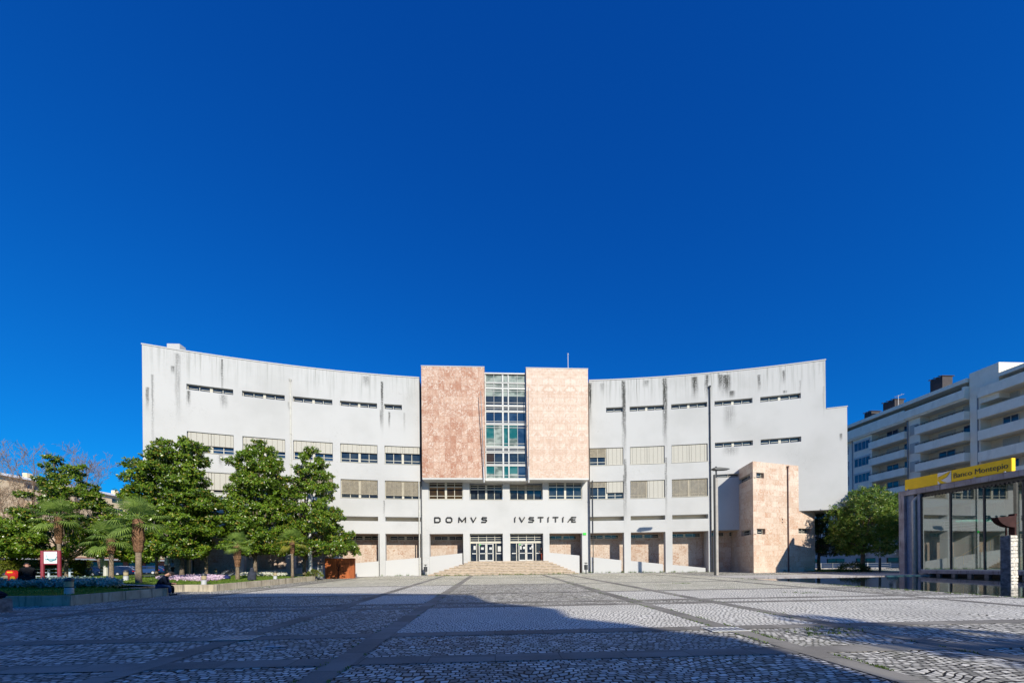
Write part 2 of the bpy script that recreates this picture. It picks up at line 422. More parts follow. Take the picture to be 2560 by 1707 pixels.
M['tan'] = concrete('tan_render', (.84, .64, .40), (.90, .70, .46), (.5, .4, .27), .25, 1.)
M['roofg'] = simple('pale_sheet_roof', (.72, .70, .66), .7, var=.1, vs=.6)
M['tile'] = simple('dark_chimney_tile', (.05, .042, .045), .8)
M['skin'] = simple('skin', (.42, .22, .15), .55, .4, var=.06)
M['skind'] = simple('dark_skin', (.06, .032, .022), .55, .4, var=.06)
M['hair'] = simple('dark_hair', (.025, .02, .018), .7)
M['hairg'] = simple('greying_hair', (.10, .09, .085), .7)
M['navy'] = simple('navy_sweater', (.008, .013, .028), .9, .1, var=.3, vs=6.)
M['jean'] = simple('blue_denim', (.022, .05, .125), .85, .1, var=.4, vs=7.)
M['blk'] = simple('black_cloth', (.014, .015, .017), .9, .1, var=.3, vs=6.)
M['charc'] = simple('charcoal_shawl', (.035, .04, .055), .9, .1, var=.25, vs=6.)
M['bshirt'] = simple('pale_blue_shirt', (.13, .22, .45), .85, .1, var=.2)
M['plum'] = simple('rust_red_trousers', (.25, .05, .03), .85, .1)
M['shoe'] = flat('black_shoe', (.012, .012, .014), .5)
M['inter'] = simple('pale_interior_wall', (.28, .37, .34), .8, var=.08)
M['pfl'] = leafm('pink_petals', (.50, .28, .44), (.74, .60, .70), (.7, .6, .65), .7, .2, .2)
M['wfl'] = leafm('white_petals', (.60, .58, .48), (.75, .74, .68), (.1, .2, .04), .7, .2, .2)
M['sfl'] = leafm('silver_leaves', (.15, .23, .22), (.34, .43, .40), None, .8, .2, .1)
M['bglass'] = thinglass('bank_glass')
M['tyre'] = flat('tyre_rubber', (.015, .015, .016), .8)
def waterm():
    N = NT('pond_water'); p = N.pos()
    N.set((.010, .016, .018), .03, .5)
    N.b.inputs['IOR'].default_value = 1.33
    N.bump(N.noise(N.scl(p, 1.3, 2.2, 1), 2.2, 3., .5), .03, .05)
    return N.m
M['water'] = waterm()
# ------------------------------------------------------------------ ground, plaza, pond, roads
def gsheet(mb, poly, off, n=1):
    mb.face([(x, y, g(x, y)+off) for x, y in poly])
def rect(mb, x0, x1, y0, y1, off): gsheet(mb, [(x0, y0), (x1, y0), (x1, y1), (x0, y1)], off)
b = MB(); xs = [-4000, -60, 70, 4000]; ys = [-4000, -60, 90, 4000]
for i in range(3):
    for j in range(3):
        b.face([(x, y, g(x, y)-.32) for x, y in ((xs[i], ys[j]), (xs[i+1], ys[j]), (xs[i+1], ys[j+1]), (xs[i], ys[j+1]))])
struct('ground', b, M['soil'])
PX, PY = 20.5, 29.8          # pond corner
b = MB()
rect(b, -59, PX, -45, 47.5, 0); rect(b, PX, 69, PY, 47.5, 0); rect(b, PX, 69, -45, 1.5, 0)
struct('plaza', b, M['cob'])
b = MB()
for (x0, y0, x1, y1) in ((PX, 1.5, PX, PY), (PX, PY, 69, PY), (69, 1.5, PX, 1.5)):   # pond rim
    b.face([(x0, y0, g(x0, y0)-.5), (x1, y1, g(x1, y1)-.5), (x1, y1, g(x1, y1)), (x0, y0, g(x0, y0))])
struct('pond_rim', b, M['concg'])
BX = [-14.9, -5.85, -2.6, 5.62, 8.5, 17.35]; BY = [6.32, 8.52, 13.42, 14.6, 18.9, 25.7, 35.5]
cw = .23
light = [(-2.6, 5.62, 8.52, 13.42), (-5.85, -2.6, 18.9, 25.7), (5.62, 8.5, 14.6, 18.9), (8.5, 17.35, 14.6, 18.9), (8.5, 17.35, 13.42, 14.6),
         (5.62, 8.5, 8.52, 13.42), (17.35, 20.3, 8.52, 14.6), (-14.9, -5.85, 18.9, 25.7), (-5.85, -2.6, 14.6, 18.9), (8.5, 17.35, 8.52, 13.42)]
b = MB()
for x0, x1, y0, y1 in light: rect(b, x0+cw, x1-cw, y0+cw, y1-cw, .004)
struct('light_paving', b, M['cobl'])
moss = [(-14.9, -5.85, 25.7, 44), (-5.85, -2.6, 25.7, 35.5), (-2.6, 5.62, 25.7, 44), (5.62, 8.5, 18.9, 44), (8.5, 20.3, 25.7, 44), (8.5, 20.3, 18.9, 25.7), (-5.85, -2.6, 35.5, 44)]
b = MB()
for x0, x1, y0, y1 in moss: rect(b, x0+cw, x1-cw, y0+cw, min(y1-cw, 42.2), .004)
struct('mossy_paving', b, M['cobm'])
b = MB()
for y in BY: rect(b, -58, PX, y-cw, y+cw, .008)
struct('paving_band', b, M['bandx'])
b = MB()
for x in BX: rect(b, x-cw, x+cw, -30, 42.2, .012)
struct('paving_band', b, M['bandy'])
b = MB(); rect(b, -17, 30, 42.2, 47, .016); rect(b, 20.52, 68, PY+.01, 33.5, .008); rect(b, 20.12, 20.5, 1.5, PY, .016)
struct('pavement', b, M['pave'])
b = MB(); b.face([(x, y, g(x, y)-.07) for x, y in ((PX, 1.5), (69, 1.5), (69, PY), (PX, PY))])
struct('water', b, M['water'])
b = MB(); rect(b, -130, -52, -20, 95, .02); rect(b, -52, -36.9, 45, 95, .02)
struct('road', b, M['asph'])
b = MB()
for (x0, x1, y0, y1) in ((36.5, 45, 38.6, 45), (-52, -44, 46, 95), (-90, -53, 74, 79)): rect(b, x0, x1, y0, y1, .05)
struct('grass_verge', b, M['grass'])

# moss and weeds in the joints along the bands and along the foot of the courthouse
b = MB(); r2 = random.Random(3)
def tuft(mb, x, y, z, h, n, rr, w=.012):
    for _ in range(n):
        a = r2.uniform(0, 2*PI); l = h*r2.uniform(.5, 1.1); q = r2.uniform(.1, .9)*h
        cx = x+r2.uniform(-rr, rr); cy = y+r2.uniform(-rr, rr)
        dx, dy = math.cos(a), math.sin(a)
        mb.face([(cx-dy*w, cy+dx*w, z), (cx+dy*w, cy-dx*w, z), (cx+dx*q, cy+dy*q, z+l)])
for i in range(420):
    x = r2.choice([5.62, 5.62, 5.62, 8.5, -2.6])+r2.choice([-cw, cw]); y = 5+r2.random()**1.5*22
    if mnoise.noise((x*2, y*.7, 0)) > -.1: tuft(b, x, y, g(x, y)+.012, .035, 5, .05)
for i in range(260):
    u = r2.uniform(-16, 25); th = u/115.6; x = 1.61+115.6*math.sin(th); y = 45.35-115.6+115.6*math.cos(th)-.08
    if abs(x-1.6) < 9.4: y = 42.65+r2.uniform(-.1, .05)
    tuft(b, x, y, g(x, y)+.016, r2.choice([.08, .12, .3]), 6, .08, .02)
for cx, cy, n in ((7.2, 7.6, 26), (7.7, 8.0, 20), (14.5, 16.3, 16), (-16.5, 27, 8), (-17.2, 24.5, 8), (13, 24, 20)):
    for i in range(n):
        x = cx+r2.gauss(0, .4); y = cy+r2.gauss(0, .2); tuft(b, x, y, g(x, y)+.01, .05, 6, .05)
for i in range(200):
    x = 20.3+r2.uniform(-.25, .2); y = r2.uniform(10, 29.5)
    if mnoise.noise((x, y*.6, 3)) > 0: tuft(b, x, y, g(x, y)+.016, .06, 6, .08)
tag(b.build('weeds', M['blade']), 'short green weeds sprouting from paving joints and along the courthouse foot', 'weeds', kind='stuff')

# drain grates and litter on the plaza
def grate(px, py, lab):
    p = onG(px, py); z = g(p.x, p.y)+.016
    b = MB()
    for i in range(7): b.box(p.x-.42+i*.13, p.x-.36+i*.13, p.y-.2, p.y+.2, z, z+.012)
    b.box(p.x-.45, p.x+.48, p.y-.24, p.y-.2, z, z+.014); b.box(p.x-.45, p.x+.48, p.y+.2, p.y+.24, z, z+.014)
    tag(b.build('drain_grate', M['alu']), lab, 'drain grate', 'drain grates in the paving bands')
grate(592, 1596, 'slotted metal drain grate in the shaded left paving band')
grate(1812, 1574, 'slotted metal drain grate at the crossing of bands beside the sunlit edge')
for px, py, nm, lab, s in ((690, 1616, 'paper_litter', 'crumpled white paper on shaded setts in the left foreground', .22), (2068, 1588, 'paper_litter', 'pale flattened wrapper on sunlit setts at right', .16)):
    p = onG(px, py); b = MB(); n = 9
    ring = [Vector((p.x+s*1.3*math.cos(2*PI*i/n)*r2.uniform(.7, 1), p.y+s*.6*math.sin(2*PI*i/n)*r2.uniform(.7, 1), g(p.x, p.y)+r2.uniform(.012, .03))) for i in range(n)]
    top = Vector((p.x, p.y, g(p.x, p.y)+s*.2))
    for i in range(n): b.face([ring[i], ring[(i+1) % n], top+Vector((r2.uniform(-.05, .05), r2.uniform(-.03, .03), 0))])
    tag(b.build(nm, M['framew']), lab, 'litter')

# ------------------------------------------------------------------ courthouse
R_, XC, YW = 115.6, 1.61, 45.35
def PA(u, z, o=0.):
    th = u/R_; r = R_+o
    return Vector((XC+r*math.sin(th), YW-R_+r*math.cos(th), z))
def PF(u, z, o=0.): return Vector((u, YW+o, z))
R1B, R1T, R2B, R2T, R3B, R3T, R4B, R4T, R5T, ROOF = 20.85, 21.45, 14.24, 16.39, 9.98, 12.16, 7.22, 7.76, 5.71, 24.9
GB = .2
court = thing('courthouse', (XC, YW, .6), 'white concave courthouse with pink marble blocks above its stepped entrance', 'courthouse')
def wall(name, P, u0, u1, z0, z1, ops, mat, parent, curved, voids=(), thick=None):
    """front face with real openings; ops: (u0,u1,z0,z1,depth)"""
    b = MB(); us = {u0, u1}; zs = {z0, z1}
    for q in list(ops)+list(voids):
        us |= {max(u0, min(u1, q[0])), max(u0, min(u1, q[1]))}; zs |= {max(z0, min(z1, q[2])), max(z0, min(z1, q[3]))}
    us = sorted(us); zs = sorted(zs)
    if curved:
        fine = [us[0]]
        for a in us[1:]:
            k = max(1, int(math.ceil((a-fine[-1])/1.4))); p = fine[-1]
            fine += [p+(a-p)*(i+1)/k for i in range(k)]
        us = fine
    inn = lambda u, z, q: q[0]-1e-6 < u < q[1]+1e-6 and q[2]-1e-6 < z < q[3]+1e-6
    for i in range(len(us)-1):
        for j in range(len(zs)-1):
            a, c, d, e = us[i], us[i+1], zs[j], zs[j+1]; um, zm = (a+c)/2, (d+e)/2
            if any(inn(um, zm, q) for q in ops) or any(inn(um, zm, q) for q in voids): continue
            b.face([P(a, d), P(c, d), P(c, e), P(a, e)], [(a, d), (c, d), (c, e), (a, e)])
    for (a, c, d, e, dep) in ops:
        uu = [u for u in us if a-1e-6 <= u <= c+1e-6]
        for k in range(len(uu)-1):
            p, q = uu[k], uu[k+1]
            b.face([P(p, d), P(p, d, dep), P(q, d, dep), P(q, d)][::-1], [(p, d)]*4)
            b.face([P(p, e), P(q, e), P(q, e, dep), P(p, e, dep)][::-1], [(p, e)]*4)
        b.face([P(a, d), P(a, d, dep), P(a, e, dep), P(a, e)], [(a, d), (a+dep, d), (a+dep, e), (a, e)])
        b.face([P(c, d, dep), P(c, d), P(c, e), P(c, e, dep)], [(c-dep, d), (c, d), (c, e), (c-dep, e)])
    if thick:   # end caps, top and back so that the wing is a solid volume
        for (a, zb, zt, sgn) in thick['ends']:
            q = [P(a, zb), P(a, zb, thick['d']), P(a, zt, thick['d']), P(a, zt)]
            b.face(q if sgn < 0 else q[::-1], [(a, zb), (a-sgn*thick['d'], zb), (a-sgn*thick['d'], zt), (a, zt)])
        for (a, c, z) in thick['caps']:
            k = max(1, int((c-a)/1.5))
            for i in range(k):
                p = a+(c-a)*i/k; q = a+(c-a)*(i+1)/k
                b.face([P(p, z), P(q, z), P(q, z, thick['d']), P(p, z, thick['d'])], [(p, z)]*4)
        k = 14
        for i in range(k):
            p = u0+(u1-u0)*i/k; q = u0+(u1-u0)*(i+1)/k
            b.face([P(q, z0, thick['d']), P(p, z0, thick['d']), P(p, z1-.02, thick['d']), P(q, z1-.02, thick['d'])], [(q, z0), (p, z0), (p, z1), (q, z1)])
    return b.build(name, mat, parent)

BAY = [(10.6+5.0*k, 10.6+5.0*k+4.18) for k in range(5)]
def slit_window(P, u0, u1, z0, z1, dep, glass='glass', n=4, parent=court, fm='frame'):
    b = MB(); t = .055; o0, o1 = dep-.10, dep-.02
    b.pbox(P, u0, u1, z0, z0+t, o0, o1); b.pbox(P, u0, u1, z1-t, z1, o0, o1)
    b.pbox(P, u0, u0+t, z0+t, z1-t, o0, o1); b.pbox(P, u1-t, u1, z0+t, z1-t, o0, o1)
    for i in range(1, n):
        u = u0+(u1-u0)*i/n; w = .13 if (n == 4 and i == 2) else .03
        b.pbox(P, u-w, u+w, z0+t, z1-t, o0-.01 if w > .1 else o0+.01, o1)
    zm = z0+(z1-z0)*.42
    for i in range(n):
        ua = u0+(u1-u0)*i/n+.14; ub = u0+(u1-u0)*(i+1)/n-.14
        b.pbox(P, ua, ub, zm-.025, zm+.025, o0+.02, o1-.01)
    w = b.build('window', M[fm], parent)
    gl = MB(); gl.face([P(u0+.02, z0+.02, o1-.03), P(u1-.02, z0+.02, o1-.03), P(u1-.02, z1-.02, o1-.03), P(u0+.02, z1-.02, o1-.03)])
    gl.build('glass', M[glass], w)
    return w
def big_window(P, u0, u1, z0, z1, dep, spec=(0, 'w', 0, 'w'), glass='glass', parent=court, fm='frame', louvre=False, low=True):
    b = MB(); t = .06; o0, o1 = dep-.12, dep-.03; um = (u0+u1)/2; H = z1-z0
    b.pbox(P, u0, u1, z0, z0+t, o0, o1); b.pbox(P, u0, u1, z1-t, z1, o0, o1)
    for a, c in ((u0, u0+t), (u1-t, u1)): b.pbox(P, a, c, z0+t, z1-t, o0, o1)
    b.pbox(P, um-.13, um+.13, z0+t, z1-t, o0-.015, o1)
    for s in (-1, 1):
        uq = um+s*(u1-u0)/4+s*.03; b.pbox(P, uq-.035, uq+.035, z0+t, z1-t, o0+.01, o1)
        for f in ([.19] if low else [])+([.70, .86] if louvre else []):
            zz = z0+H*f; w = .06 if f == .70 else .03
            for (a, c) in ((um+.14, um+(u1-u0)/4-.006) if s > 0 else (u0+t+.01, um-(u1-u0)/4-.07), (um+(u1-u0)/4+.07, u1-t-.01) if s > 0 else (um-(u1-u0)/4+.01, um-.14)):
                b.pbox(P, a, c, zz-w, zz+w, o0+.02, o1-.01)
    b.pbox(P, u0-.04, u1+.04, z0-.05, z0-.003, .0-.05, dep)      # sill
    w = b.build('window', M[fm], parent)
    gl = MB(); o = o1-.03; gl.face([P(u0+.02, z0+.02, o), P(u1-.02, z0+.02, o), P(u1-.02, z1-.02, o), P(u0+.02, z1-.02, o)])
    gl.build('glass', M[glass], w)
    for (a, c, fr, ty) in ((u0+.07, um-.02, spec[0], spec[1]), (um+.02, u1-.07, spec[2], spec[3])):
        if not fr: continue
        zb = z1-H*fr; bb = MB(); oo = dep-.26
        if ty == 'w':
            bb.pbox(P, a, c, zb, z1-.02, oo, oo+.03)
            for q in (.12, .37, .63, .88): uu = a+(c-a)*q; bb.pbox(P, uu-.013, uu+.013, zb-.02, z1-.03, oo-.012, oo-.004, 1)
            bb.pbox(P, a, c, zb-.04, zb-.004, oo-.005, oo+.035, 1)
        elif ty == 's':
            z = z1-.05
            while z > zb: bb.pbox(P, a, c, z-.036, z, oo+.005, oo+.015); z -= .072
            for q in (.12, .37, .63, .88): uu = a+(c-a)*q; bb.pbox(P, uu-.008, uu+.008, zb, z1-.03, oo-.006, oo+.002, 1)
            bb.pbox(P, a, c, zb-.05, zb, oo, oo+.03)
        else:
            bb.pbox(P, a, c, zb, z1-H*.30, o1-.05, o1-.034)
        bb.build('blind', [M['blind'] if ty == 'w' else M['brown'] if ty == 'b' else M['blindt'], M['cord']], w)
    return w

# streaks of black algae under the parapet (position along the wall, width, top, bottom, strength)
stL = [(-31.6, .16, 24.7, 19.8, .8), (-35.5, .35, 24.6, 16, .45), (-35.9, .25, 23.2, 22.1, .7), (-15.0, .22, 24.2, 17.2, .95), (-15.15, .2, 20.8, 18, .7), (-14.2, .18, 20.6, 18.2, .8),
       (-34.6, .25, 20.8, 18.6, .8), (-31.5, .5, 20.8, 18.9, .55), (-38.0, .22, 20.6, 17.8, .8), (-37.6, .18, 22.0, 12.5, .5), (-12.4, .15, 20.6, 17.5, .4), (-25.2, .15, 20.8, 19.5, .4), (-31.8, .4, 14.2, 12.4, .5), (-14.9, .15, 9.8, 7.0, .6), (-16.8, .6, 24.7, 23, .5)]
stR = [(10.7, .35, 24.7, 18.5, 1.), (14.9, .38, 24.8, 13.0, 1.), (15.0, .25, 15, 5.9, .75), (19.85, .42, 24.8, 14.5, 1.), (19.9, .2, 15, 6, .7), (23.35, .5, 24.7, 21.5, 1.), (24.75, .35, 24.8, 21.2, .9), (26.9, .75, 24.6, 21.4, 1.), (26.3, .4, 24.7, 22.2, .95), (27.5, .5, 22.6, 21.45, .9),
       (30.5, .25, 24.2, 21.8, .85), (33.1, .25, 24.4, 22.4, .8), (33.2, .3, 22, 21.45, .9), (38.6, .2, 16.4, 15.3, .8), (27.2, .9, 20.8, 17.5, .4), (27.4, 1.2, 15.8, 14.4, .45), (17.6, .5, 24.7, 23.5, .6), (12.2, .4, 24.6, 23.0, .4), (14.8, .15, 13, 5.5, .7), (37.0, .15, 22, 18, .3), (34.7, .15, 23, 20, .35)]
M['plL'] = plaster('white_render_left', stL); M['plR'] = plaster('white_render_right', stR, dirt=1.25)

opsL, opsR = [], []
for k, (a, c) in enumerate(BAY):
    opsL.append((-c, -a, R2B, R2T, .38)); opsL.append((-c, -a, R3B, R3T, .38)); opsL.append((-c, -a, R4B, R4T, .9)); opsL.append((-c, -a, GB, R5T, .8))
    opsL.append((-c, -a, R1B, R1T, .38) if k else (-14.78, -12.7, R1B, R1T, .38))
    opsR.append((a, c, R1B, R1T, .38) if k else (12.7, 14.78, R1B, R1T, .38))
    if k < 3:
        opsR += [(a, c, R2B, R2T, .38), (a, c, R3B, R3T, .38), (a, c, R4B, R4T, .9), (a, c, GB, R5T, .8)]
    else: opsR.append((a, c, 15.8, 16.4, .38))
opsR.append((25.6, 28.6, 12.1, 12.52, .3))
wall('wing_wall', PA, -38.4, -10.6, GB, ROOF, opsL, M['plL'], court, True, voids=[(-45, -35.3, GB, 5.75)], thick=dict(d=11, ends=[(-38.4, 5.75, ROOF, -1), (-35.3, GB, 5.75, -1), (-10.6, GB, ROOF, 1)], caps=[(-38.4, -10.6, ROOF-.05), (-38.4, -35.3, 5.75)]))
voidR = [(25.05, 45, GB, 5.75), (30.2, 45, 5.75, 7.74), (37.2, 45, 19.3, ROOF)]
wall('wing_wall', PA, 10.6, 39.2, GB, ROOF, opsR, M['plR'], court, True, voids=voidR,
     thick=dict(d=11, ends=[(10.6, GB, ROOF, -1), (37.2, 19.3, ROOF, 1), (39.2, 7.74, 19.3, 1), (25.05, GB, 5.75, 1)], caps=[(10.6, 37.2, ROOF-.05), (37.2, 39.2, 19.28), (25.05, 30.2, 5.75), (30.2, 39.2, 7.74)]))
for side, (a, c) in (('L', (-38.45, -10.6)), ('R', (10.6, 37.25))):      # parapet coping
    b = MB(); k = 20
    for i in range(k): b.pbox(PA, a+(c-a)*i/k, a+(c-a)*(i+1)/k-.002, ROOF-.03, ROOF+.09, -.05, .45)
    b.build('coping', M['plain'], court)
b = MB(); b.pbox(PA, 37.26, 39.25, 19.29, 19.38, -.04, .4); b.build('coping', M['plain'], court)
# windows of the wings
specL2 = [(.38, 'w', .38, 'w'), (.45, 'w', .45, 'w'), (.6, 'w', .6, 'w'), (.66, 'w', .66, 'w'), (.63, 'w', .63, 'w')]
specL3 = [(.78, 's', .78, 's'), (.76, 's', .76, 's'), (.5, 's', .5, 's'), (.8, 'w', .8, 'w'), (.86, 'w', .86, 'w')]
specR2 = [(.5, 's', .99, 'w'), (.99, 'w', .99, 'w'), (.99, 'w', .99, 'w')]
specR3 = [(.3, 's', .64, 'w'), (.99, 's', .99, 'w'), (.98, 's', .98, 's')]
for k, (a, c) in enumerate(BAY):
    slit_window(PA, *((-c, -a) if k else (-14.78, -12.7)), R1B, R1T, .38, n=4 if k else 2)
    slit_window(PA, *((a, c) if k else (12.7, 14.78)), R1B, R1T, .38, n=4 if k else 2)
    big_window(PA, -c, -a, R2B, R2T, .38, specL2[k], 'glassb' if k > 1 else 'glass')
    big_window(PA, -c, -a, R3B, R3T, .38, specL3[k])
    if k < 3:
        big_window(PA, a, c, R2B, R2T, .38, specR2[k]); big_window(PA, a, c, R3B, R3T, .38, specR3[k])
    else: slit_window(PA, a, c, 15.8, 16.4, .38)
    for s, P in ((-1, 'L'), (1, 'R')):
        if s > 0 and k > 2: continue
        u0, u1 = (-c, -a) if s < 0 else (a, c)
        b = MB(); b.face([PA(u0, R4B-.02, .9), PA(u1, R4B-.02, .9), PA(u1, R4T+.02, .9), PA(u0, R4T+.02, .9)], [(u0, R4B), (u1, R4B), (u1, R4T), (u0, R4T)])
        b.build('slot_back', M['aptd'], court)
slit_window(PA, 25.6, 28.6, 12.1, 12.52, .3, n=2)

# ground-floor recess: marble back wall, strip windows, ceiling, ramp parapets
def recess(P, segs, dep, name_mat, z1=R5T, ceil_to=None):
    for (u0, u1) in segs:
        b = MB(); k = max(1, int((u1-u0)/2))
        for i in range(k):
            p = u0+(u1-u0)*i/k; q = u0+(u1-u0)*(i+1)/k
            b.face([P(p, GB, dep), P(q, GB, dep), P(q, z1+.02, dep), P(p, z1+.02, dep)], [(p, GB), (q, GB), (q, z1), (p, z1)])
            b.face([P(p, z1+.01, .5), P(p, z1+.01, dep), P(q, z1+.01, dep), P(q, z1+.01, .5)], [(p, .5), (p, dep), (q, dep), (q, .5)])
        b.build('recess_wall', M[name_mat], court)
recess(PA, [(-35.2, -10.6), (10.6, 24.9)], 2.35, 'stoneW')
recess(PA, [(24.95, 31.5)], 2.35, 'stoneT', 5.73)
for k, (a, c) in enumerate(BAY):
    slit_window(PA, -c+.2, -a-.2, 5.1, 5.6, 2.34, n=4)
    if k < 3: slit_window(PA, a+.2, c-.2, 5.1, 5.6, 2.34, n=4)
slit_window(PA, 25.3, 27.3, 5.15, 5.65, 2.34, n=2); slit_window(PA, 27.9, 29.2, 5.15, 5.65, 2.34, n=2)
def parapet(P, u0, u1, za, zb, o=.07):
    b = MB(); b.hexa([P(u0, GB, o), P(u1, GB, o), P(u1, GB, o+.2), P(u0, GB, o+.2), P(u0, za, o), P(u1, zb, o), P(u1, zb, o+.2), P(u0, za, o+.2)])
    b.build('ramp_parapet', M['plain'], court)
zl = lambda u: 3.66-.082*abs(u); zr = lambda u: 3.81-.106*u
for k, (a, c) in enumerate(BAY):
    parapet(PA, -c+.01, -a-.01, zl(c), zl(a))
    if k < 3: parapet(PA, a+.01, c-(.35 if k != 1 else .3), zr(a), zr(c))

# central wall
cops = [(-8.0, -3.81, GB, R5T+.03, .8), (-3.0, 1.15, GB, R5T+.03, .8), (2.06, 6.27, GB, R5T+.03, .8), (7.06, 11.25, GB, R5T+.03, .8),
        (-8.06, -3.79, 10.03, 12.3, .3), (-2.97, 1.17, 10.0, 12.2, .8), (2.07, 6.26, 10.0, 12.2, .8), (6.97, 11.31, 10.03, 12.3, .3)]
wall('entrance_wall', PF, -8.99, 12.21, GB, 12.5, cops, M['plain'], court, False)
b = MB(); b.box(-8.97, 12.19, YW+1.3, YW+11, 12.4, 24.6); b.build('core_wall', M['plain'], court)
recess(PF, [(-8.95, -3.4), (6.7, 12.18)], 2.35, 'stoneW')
b = MB(); b.pbox(PF, -3.4, -3.32, GB, 5.7, .82, 2.4); b.pbox(PF, 6.62, 6.7, GB, 5.7, .82, 2.4); b.build('recess_end', M['plain'], court)
for u0, u1 in ((-7.75, -4.1), (7.3, 11.0)): slit_window(PF, u0, u1, 5.1, 5.6, 2.34, n=4)
for (u0, za, u1, zb) in ((-7.99, 2.92, -3.95, 3.31), (7.07, 3.31, 10.9, 2.9)):
    b = MB(); b.hexa([PF(u0, GB, .07), PF(u1, GB, .07), PF(u1, GB, .27), PF(u0, GB, .27), PF(u0, za, .07), PF(u1, zb, .07), PF(u1, zb, .27), PF(u0, za, .27)]); b.build('ramp_parapet', M['plain'], court)
big_window(PF, -8.02, -3.83, 10.07, 12.28, .24, (.42, 'b', .42, 'b'), 'glassbr', louvre=True)
big_window(PF, -2.93, 1.13, 10.02, 12.0, .78, (0, 'w', 0, 'w'), 'glass', louvre=True, low=False)
big_window(PF, 2.11, 6.22, 10.02, 12.0, .78, (.33, 's', .33, 's'), 'glass', louvre=True, low=False)
big_window(PF, 7.01, 11.27, 10.07, 12.28, .24, (0, 'w', 0, 'w'), 'glass', louvre=True)
# entrance doors: a glazed screen in each of the two middle bays
ZT = 2.28
def doors(u0, u1, papers, plants):
    b = MB(); o0, o1 = .62, .72; W = u1-u0; t = .07
    b.pbox(PF, u0, u1, R5T-.10, R5T+.03, o0, o1); b.pbox(PF, u0, u1, 5.02, 5.06, o0+.01, o1-.01); b.pbox(PF, u0, u1, 4.55, 4.80, o0-.02, o1)
    b.pbox(PF, u0, u1, 5.30, 5.35, o0+.01, o1-.01)
    us = [0, .245, .49, .735, .98]
    for f in (0, .25, .5, .75): b.pbox(PF, u0+W*f, u0+W*f+.06, 4.81, R5T-.11, o0, o1)
    b.pbox(PF, u1-.06, u1, 4.81, R5T-.11, o0, o1)
    for f, w in ((0, .06), (.19, .09), (.262, .07), (.48, .12), (.70, .07), (.78, .08)): b.pbox(PF, u0+W*f, u0+W*f+w, ZT+.02, 4.54, o0, o1)
    b.pbox(PF, u1-.06, u1, ZT+.02, 4.54, o0, o1)
    scr = b.build('entrance_screen', M['frame'], court)
    gl = MB(); gl.face([PF(u0, ZT, o1-.04), PF(u1, ZT, o1-.04), PF(u1, R5T, o1-.04), PF(u0, R5T, o1-.04)]); gl.build('glass', M['glass'], scr)
    for a, c in ((.272, .478), (.51, .70)):
        d = MB(); x0, x1 = u0+W*a, u0+W*c
        d.pbox(PF, x0, x1, 3.22, 3.32, o0-.02, o1-.05); d.pbox(PF, x0, x0+.07, ZT+.03, 4.5, o0-.02, o1-.05); d.pbox(PF, x1-.07, x1, ZT+.03, 4.5, o0-.02, o1-.05)
        d.pbox(PF, x0+.07, x1-.07, 4.42, 4.5, o0-.02, o1-.05); d.pbox(PF, x0+.07, x1-.07, ZT+.03, ZT+.16, o0-.02, o1-.05)
        dd = d.build('door', M['framew'], scr)
    for (f, z, w, h) in papers: pm = MB(); pm.pbox(PF, u0+W*f, u0+W*f+w, z, z+h, o0-.026, o0-.0205); pm.build('notice', M['framew'], scr)
    rr = MB()
    for (a, c) in ((.06, .18), (.80, .97)): rr.pbox(PF, u0+W*a, u0+W*c, 3.2, 3.32, o0, o1-.05)
    rr.build('transom', M['framew'], scr)
    gs = MB(); gs.pbox(PF, u0+W*.28, u0+W*.325, 4.33, 4.45, o0-.03, o0-.021); gs.build('green_exit_sticker', M['green'], scr)
doors(-3.0, 1.15, [(.33, 3.75, .36, .3), (.585, 3.75, .34, .3), (.845, 3.5, .42, .68), (.105, 3.75, .28, .5)], True)
doors(2.06, 6.27, [(.305, 3.75, .22, .45), (.40, 3.8, .25, .3), (.60, 3.75, .22, .26), (.655, 3.9, .26, .34), (.33, 4.27, .3, .08)], True)
# steps: a flight that narrows as it climbs
st = MB(); rs = MB(); n = 9; y0 = 42.75; zb = g(1, y0); dz = (ZT-zb)/n
for i in range(n):
    f = i/(n-1); xl = -7.75+f*4.6; xr = 10.2-f*3.1; ya = y0+i*.32; zt = zb+dz*(i+1)
    c = [(xl, ya), (xr, ya), (xr, YW+.06 if i < n-1 else YW+.7), (xl, YW+.06 if i < n-1 else YW+.7)]
    if i == n-1: xl, xr = -3.3, 6.95; c = [(xl, ya), (xr, ya), (xr, YW-.01), (xl, YW-.01)]
    ye = YW+.05 if i < n-1 else YW-.012
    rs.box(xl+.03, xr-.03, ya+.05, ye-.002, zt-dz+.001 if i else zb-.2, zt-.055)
    k_ = 7
    for j in range(k_):
        a_ = xl+(xr-xl)*j/k_; c_ = xl+(xr-xl)*(j+1)/k_-.008
        st.box(a_, c_, ya+rnd.uniform(-.008, .008), ye, zt-.054, zt+rnd.uniform(-.004, .004))
for u0, u1 in ((-2.99, 1.14), (2.07, 6.26)): st.face([(u0, YW, ZT+.004), (u1, YW, ZT+.004), (u1, YW+.8, ZT+.004), (u0, YW+.8, ZT+.004)], [(u0, 0), (u1, 0), (u1, .8), (u0, .8)])
st.build('steps', M['step'], court); rs.build('riser', M['riser'], court)
